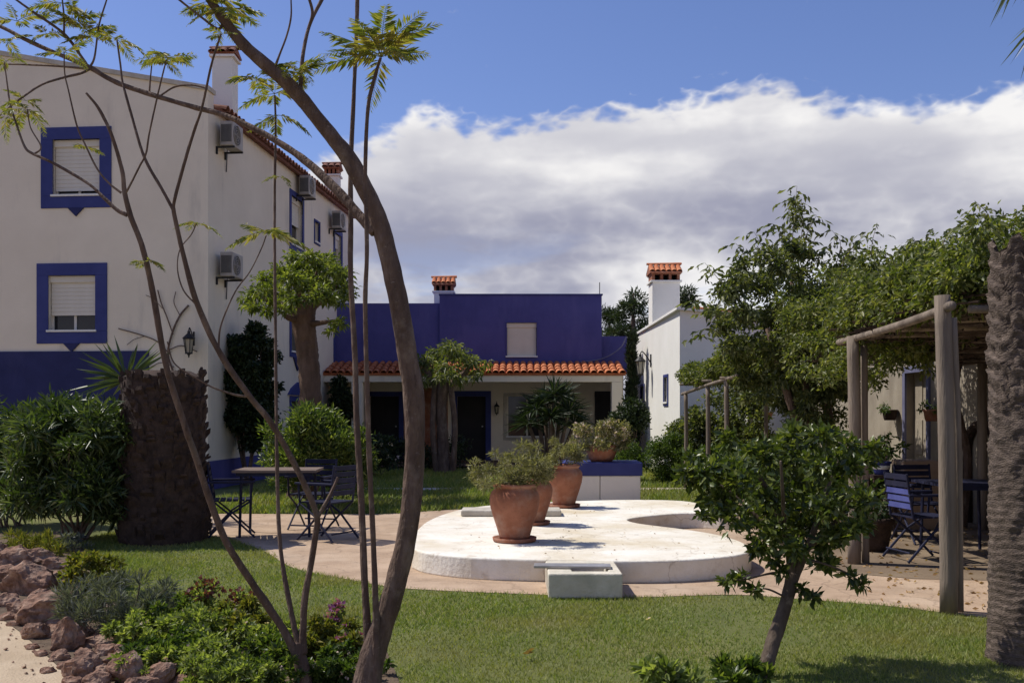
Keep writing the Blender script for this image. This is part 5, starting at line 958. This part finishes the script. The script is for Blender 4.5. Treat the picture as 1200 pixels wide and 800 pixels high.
# ------------------------------------------------------------------ border plants
def plant(name, px, py, r, h, mat, label, n, Lc, Wc, seed, nl=24, rl=.4, up=.4, flowers=None, cat='plant', group=None, droop=.15):
    b = G(px, py); return shrub(name, (b.x, b.y, .0), (r, r*.85, h*.55), h*.5, mat, label, cat, n, Lc, Wc, nl, rl, group, 6, droop, up, seed=seed, flowers=flowers, flat=.5)
plant('yellow_plant', 110, 690, .30, .30, M['leaf_yellow'], 'yellow green leafy plant beside the rocks', 1700, .06, .03, 81, 30)
plant('lavender_bush', 135, 742, .40, .36, M['leaf_grey'], 'grey lavender bush behind the border rocks', 4200, .085, .008, 82, 34, .4, .8)
plant('lavender_bush', 172, 726, .26, .22, M['leaf_grey'], 'smaller grey lavender bush on the lawn side', 2200, .075, .008, 83, 26, .4, .8)
plant('low_plant', 36, 652, .40, .22, M['leaf_yellow'], 'low grassy plant at the upper end of the rock border', 1300, .09, .012, 84, 26, .4, .7)
plant('low_plant', 74, 646, .34, .20, M['leaf_grey'], 'low grey green plant in the shade of the oleander', 900, .07, .012, 85, 20, .4, .6)
gspots = [(165, 760, .26, .20), (205, 745, .28, .24), (240, 760, .30, .26), (280, 752, .28, .24), (200, 785, .26, .22), (245, 795, .28, .22), (300, 785, .26, .20), (330, 765, .20, .18), (385, 770, .24, .20), (405, 795, .24, .18), (170, 795, .2, .16), (330, 805, .26, .18), (265, 815, .28, .2)]
glabels = ['leafy green clump just right of the upright border rock', 'green clump at the upper left of the flower bed', 'bushiest green clump in the middle of the flower bed', 'green clump left of the slender tree stems', 'green clump at the lower left of the flower bed', 'green clump at the bottom edge below the bushiest one', 'green clump at the foot of the slender tree', 'small green clump behind the slender tree foot', 'green clump with purple flowers between the two trunks', 'green clump at the foot of the arching trunk', 'small green clump by the bottom rocks', 'clump at the bottom edge right under the slender tree', 'green clump at the bottom edge left of the slender tree']
for i, ((px, py, r, h), lab) in enumerate(zip(gspots, glabels)): plant('ground_cover_plant', px, py, r, h, (M['leaf_ground'], M['leaf_bush'], M['leaf_ground'], M['leaf_yellow'], M['leaf_hedge'])[i % 5], lab, 2600, .042, .018, 200+i, 26, .40, .4, group='green clumps of the flower bed', flowers=(M['petal_purple'], 10, .03) if i == 8 else (M['petal_pink'], 5, .018))
plant('rust_flower', 232, 722, .15, .26, M['leaf_ground'], 'rust red flowering plant at the back left of the flower bed', 420, .05, .022, 240, 12, .5, .3, flowers=(M['petal_rust'], 46, .04))
plant('rust_flower', 285, 722, .09, .22, M['leaf_ground'], 'small rust red flower head left of the slender stems', 200, .05, .022, 241, 8, .5, .3, flowers=(M['petal_rust'], 26, .04))
plant('purple_flower', 388, 752, .10, .2, M['leaf_ground'], 'small purple flower cluster between the two trunks', 200, .05, .02, 242, 8, .5, .3, flowers=(M['petal_purple'], 40, .035))
plant('sprout', 778, 815, .15, .17, M['leaf_ground'], 'young green plant at the bottom edge left of the orange tree', 420, .08, .03, 243, 14, .5, .5)
plant('sprout', 872, 803, .20, .10, M['leaf_bush'], 'bright leafy weeds at the foot of the orange tree', 620, .08, .032, 244, 18, .5, .5)
# ------------------------------------------------------------------ grass, litter
def blades(name, n, xr, yr, h, w, label, holes=(), poly=None):
    x = rng.uniform(*xr, n); y = yr[0]+(yr[1]-yr[0])*rng.random(n)**1.35; ok = np.abs(x) < y*.56+.4
    if poly is not None: ok &= inside(poly, x, y)
    jx = x+rng.normal(size=n)*.03; jy = y+rng.normal(size=n)*.04                # ragged edge towards the paving
    for hpoly in holes: ok &= ~inside(hpoly, jx, jy)
    patch = np.array([noise.noise((a*.9, b*.9, 2.0)) for a, b in zip(x, y)]); ok &= rng.random(n) < .80+.7*patch
    x, y, patch = x[ok], y[ok], patch[ok]; k = len(x); hh = h*(.55+.8*rng.random(k))*(1+.5*patch)*(1+.06*(y-5)); ww = w*(1+.12*(y-5)); a = rng.random(k)*6.283
    tx = rng.normal(size=k)*.55*hh; ty = rng.normal(size=k)*.55*hh
    V = np.stack([np.column_stack([x-np.cos(a)*ww/2, y-np.sin(a)*ww/2, np.zeros(k)]), np.column_stack([x+np.cos(a)*ww/2, y+np.sin(a)*ww/2, np.zeros(k)]), np.column_stack([x+tx, y+ty, hh])], 1).reshape(-1, 3)
    tag(np_obj(name, V, np.arange(3*k).reshape(-1, 3), M['grass'], kind='stuff'), label, 'grass')
blades('grass', 420000, (-5, 4.6), (4.4, 12.6), .021, .006, 'short mown grass of the lawn in front of the platform', (PAVE, PATH, BED, PLAT))
blades('back_grass', 90000, (-5, 6), (14.6, 25), .05, .010, 'short grass behind the platform', (PAVE, [(-3.3, 18.9), (8, 18.9), (8, 19.6), (-3.3, 19.6)]))
n = 900; x = rng.uniform(2.9, 6.1, n); y = rng.uniform(7.4, 15.5, n); ok = inside(PAVE, x, y) & ~inside(PLAT, x, y); x, y = x[ok], y[ok]
tag(leaves('leaf_litter', np.column_stack([x, y, np.full(len(x), .014)]), np.column_stack([rng.normal(size=(len(x), 2)), rng.normal(size=len(x))*.12]), .05, .026, M['litter'], None, .15, kind='stuff'), 'dry fallen leaves scattered under the pergola', 'leaves')
n = 110; x = rng.uniform(-.5, 3, n); y = rng.uniform(8.5, 14, n); ok = inside(PLAT, x, y); x, y = x[ok], y[ok]
tag(leaves('platform_litter', np.column_stack([x, y, np.full(len(x), .21)]), np.column_stack([rng.normal(size=(len(x), 2)), rng.normal(size=len(x))*.1]), .028, .012, M['litter'], None, .15, kind='stuff'), 'dry leaf bits scattered on the white platform', 'leaves')
for px, py, m_, lab in ((618, 774, 'litter', 'single orange dry leaf lying on the lawn'), (761, 733, 'petal_pink', 'small white petal lying on the lawn')):
    b = G(px, py); tag(leaves('fallen_leaf', np.array([[b.x-.03, b.y, .045], [b.x-.01, b.y, .05]]), np.array([[1, .1, .1], [.8, .5, .3]]), .07 if m_ == 'litter' else .03, .04 if m_ == 'litter' else .025, M[m_], None, .2, base=b), lab, 'leaf')
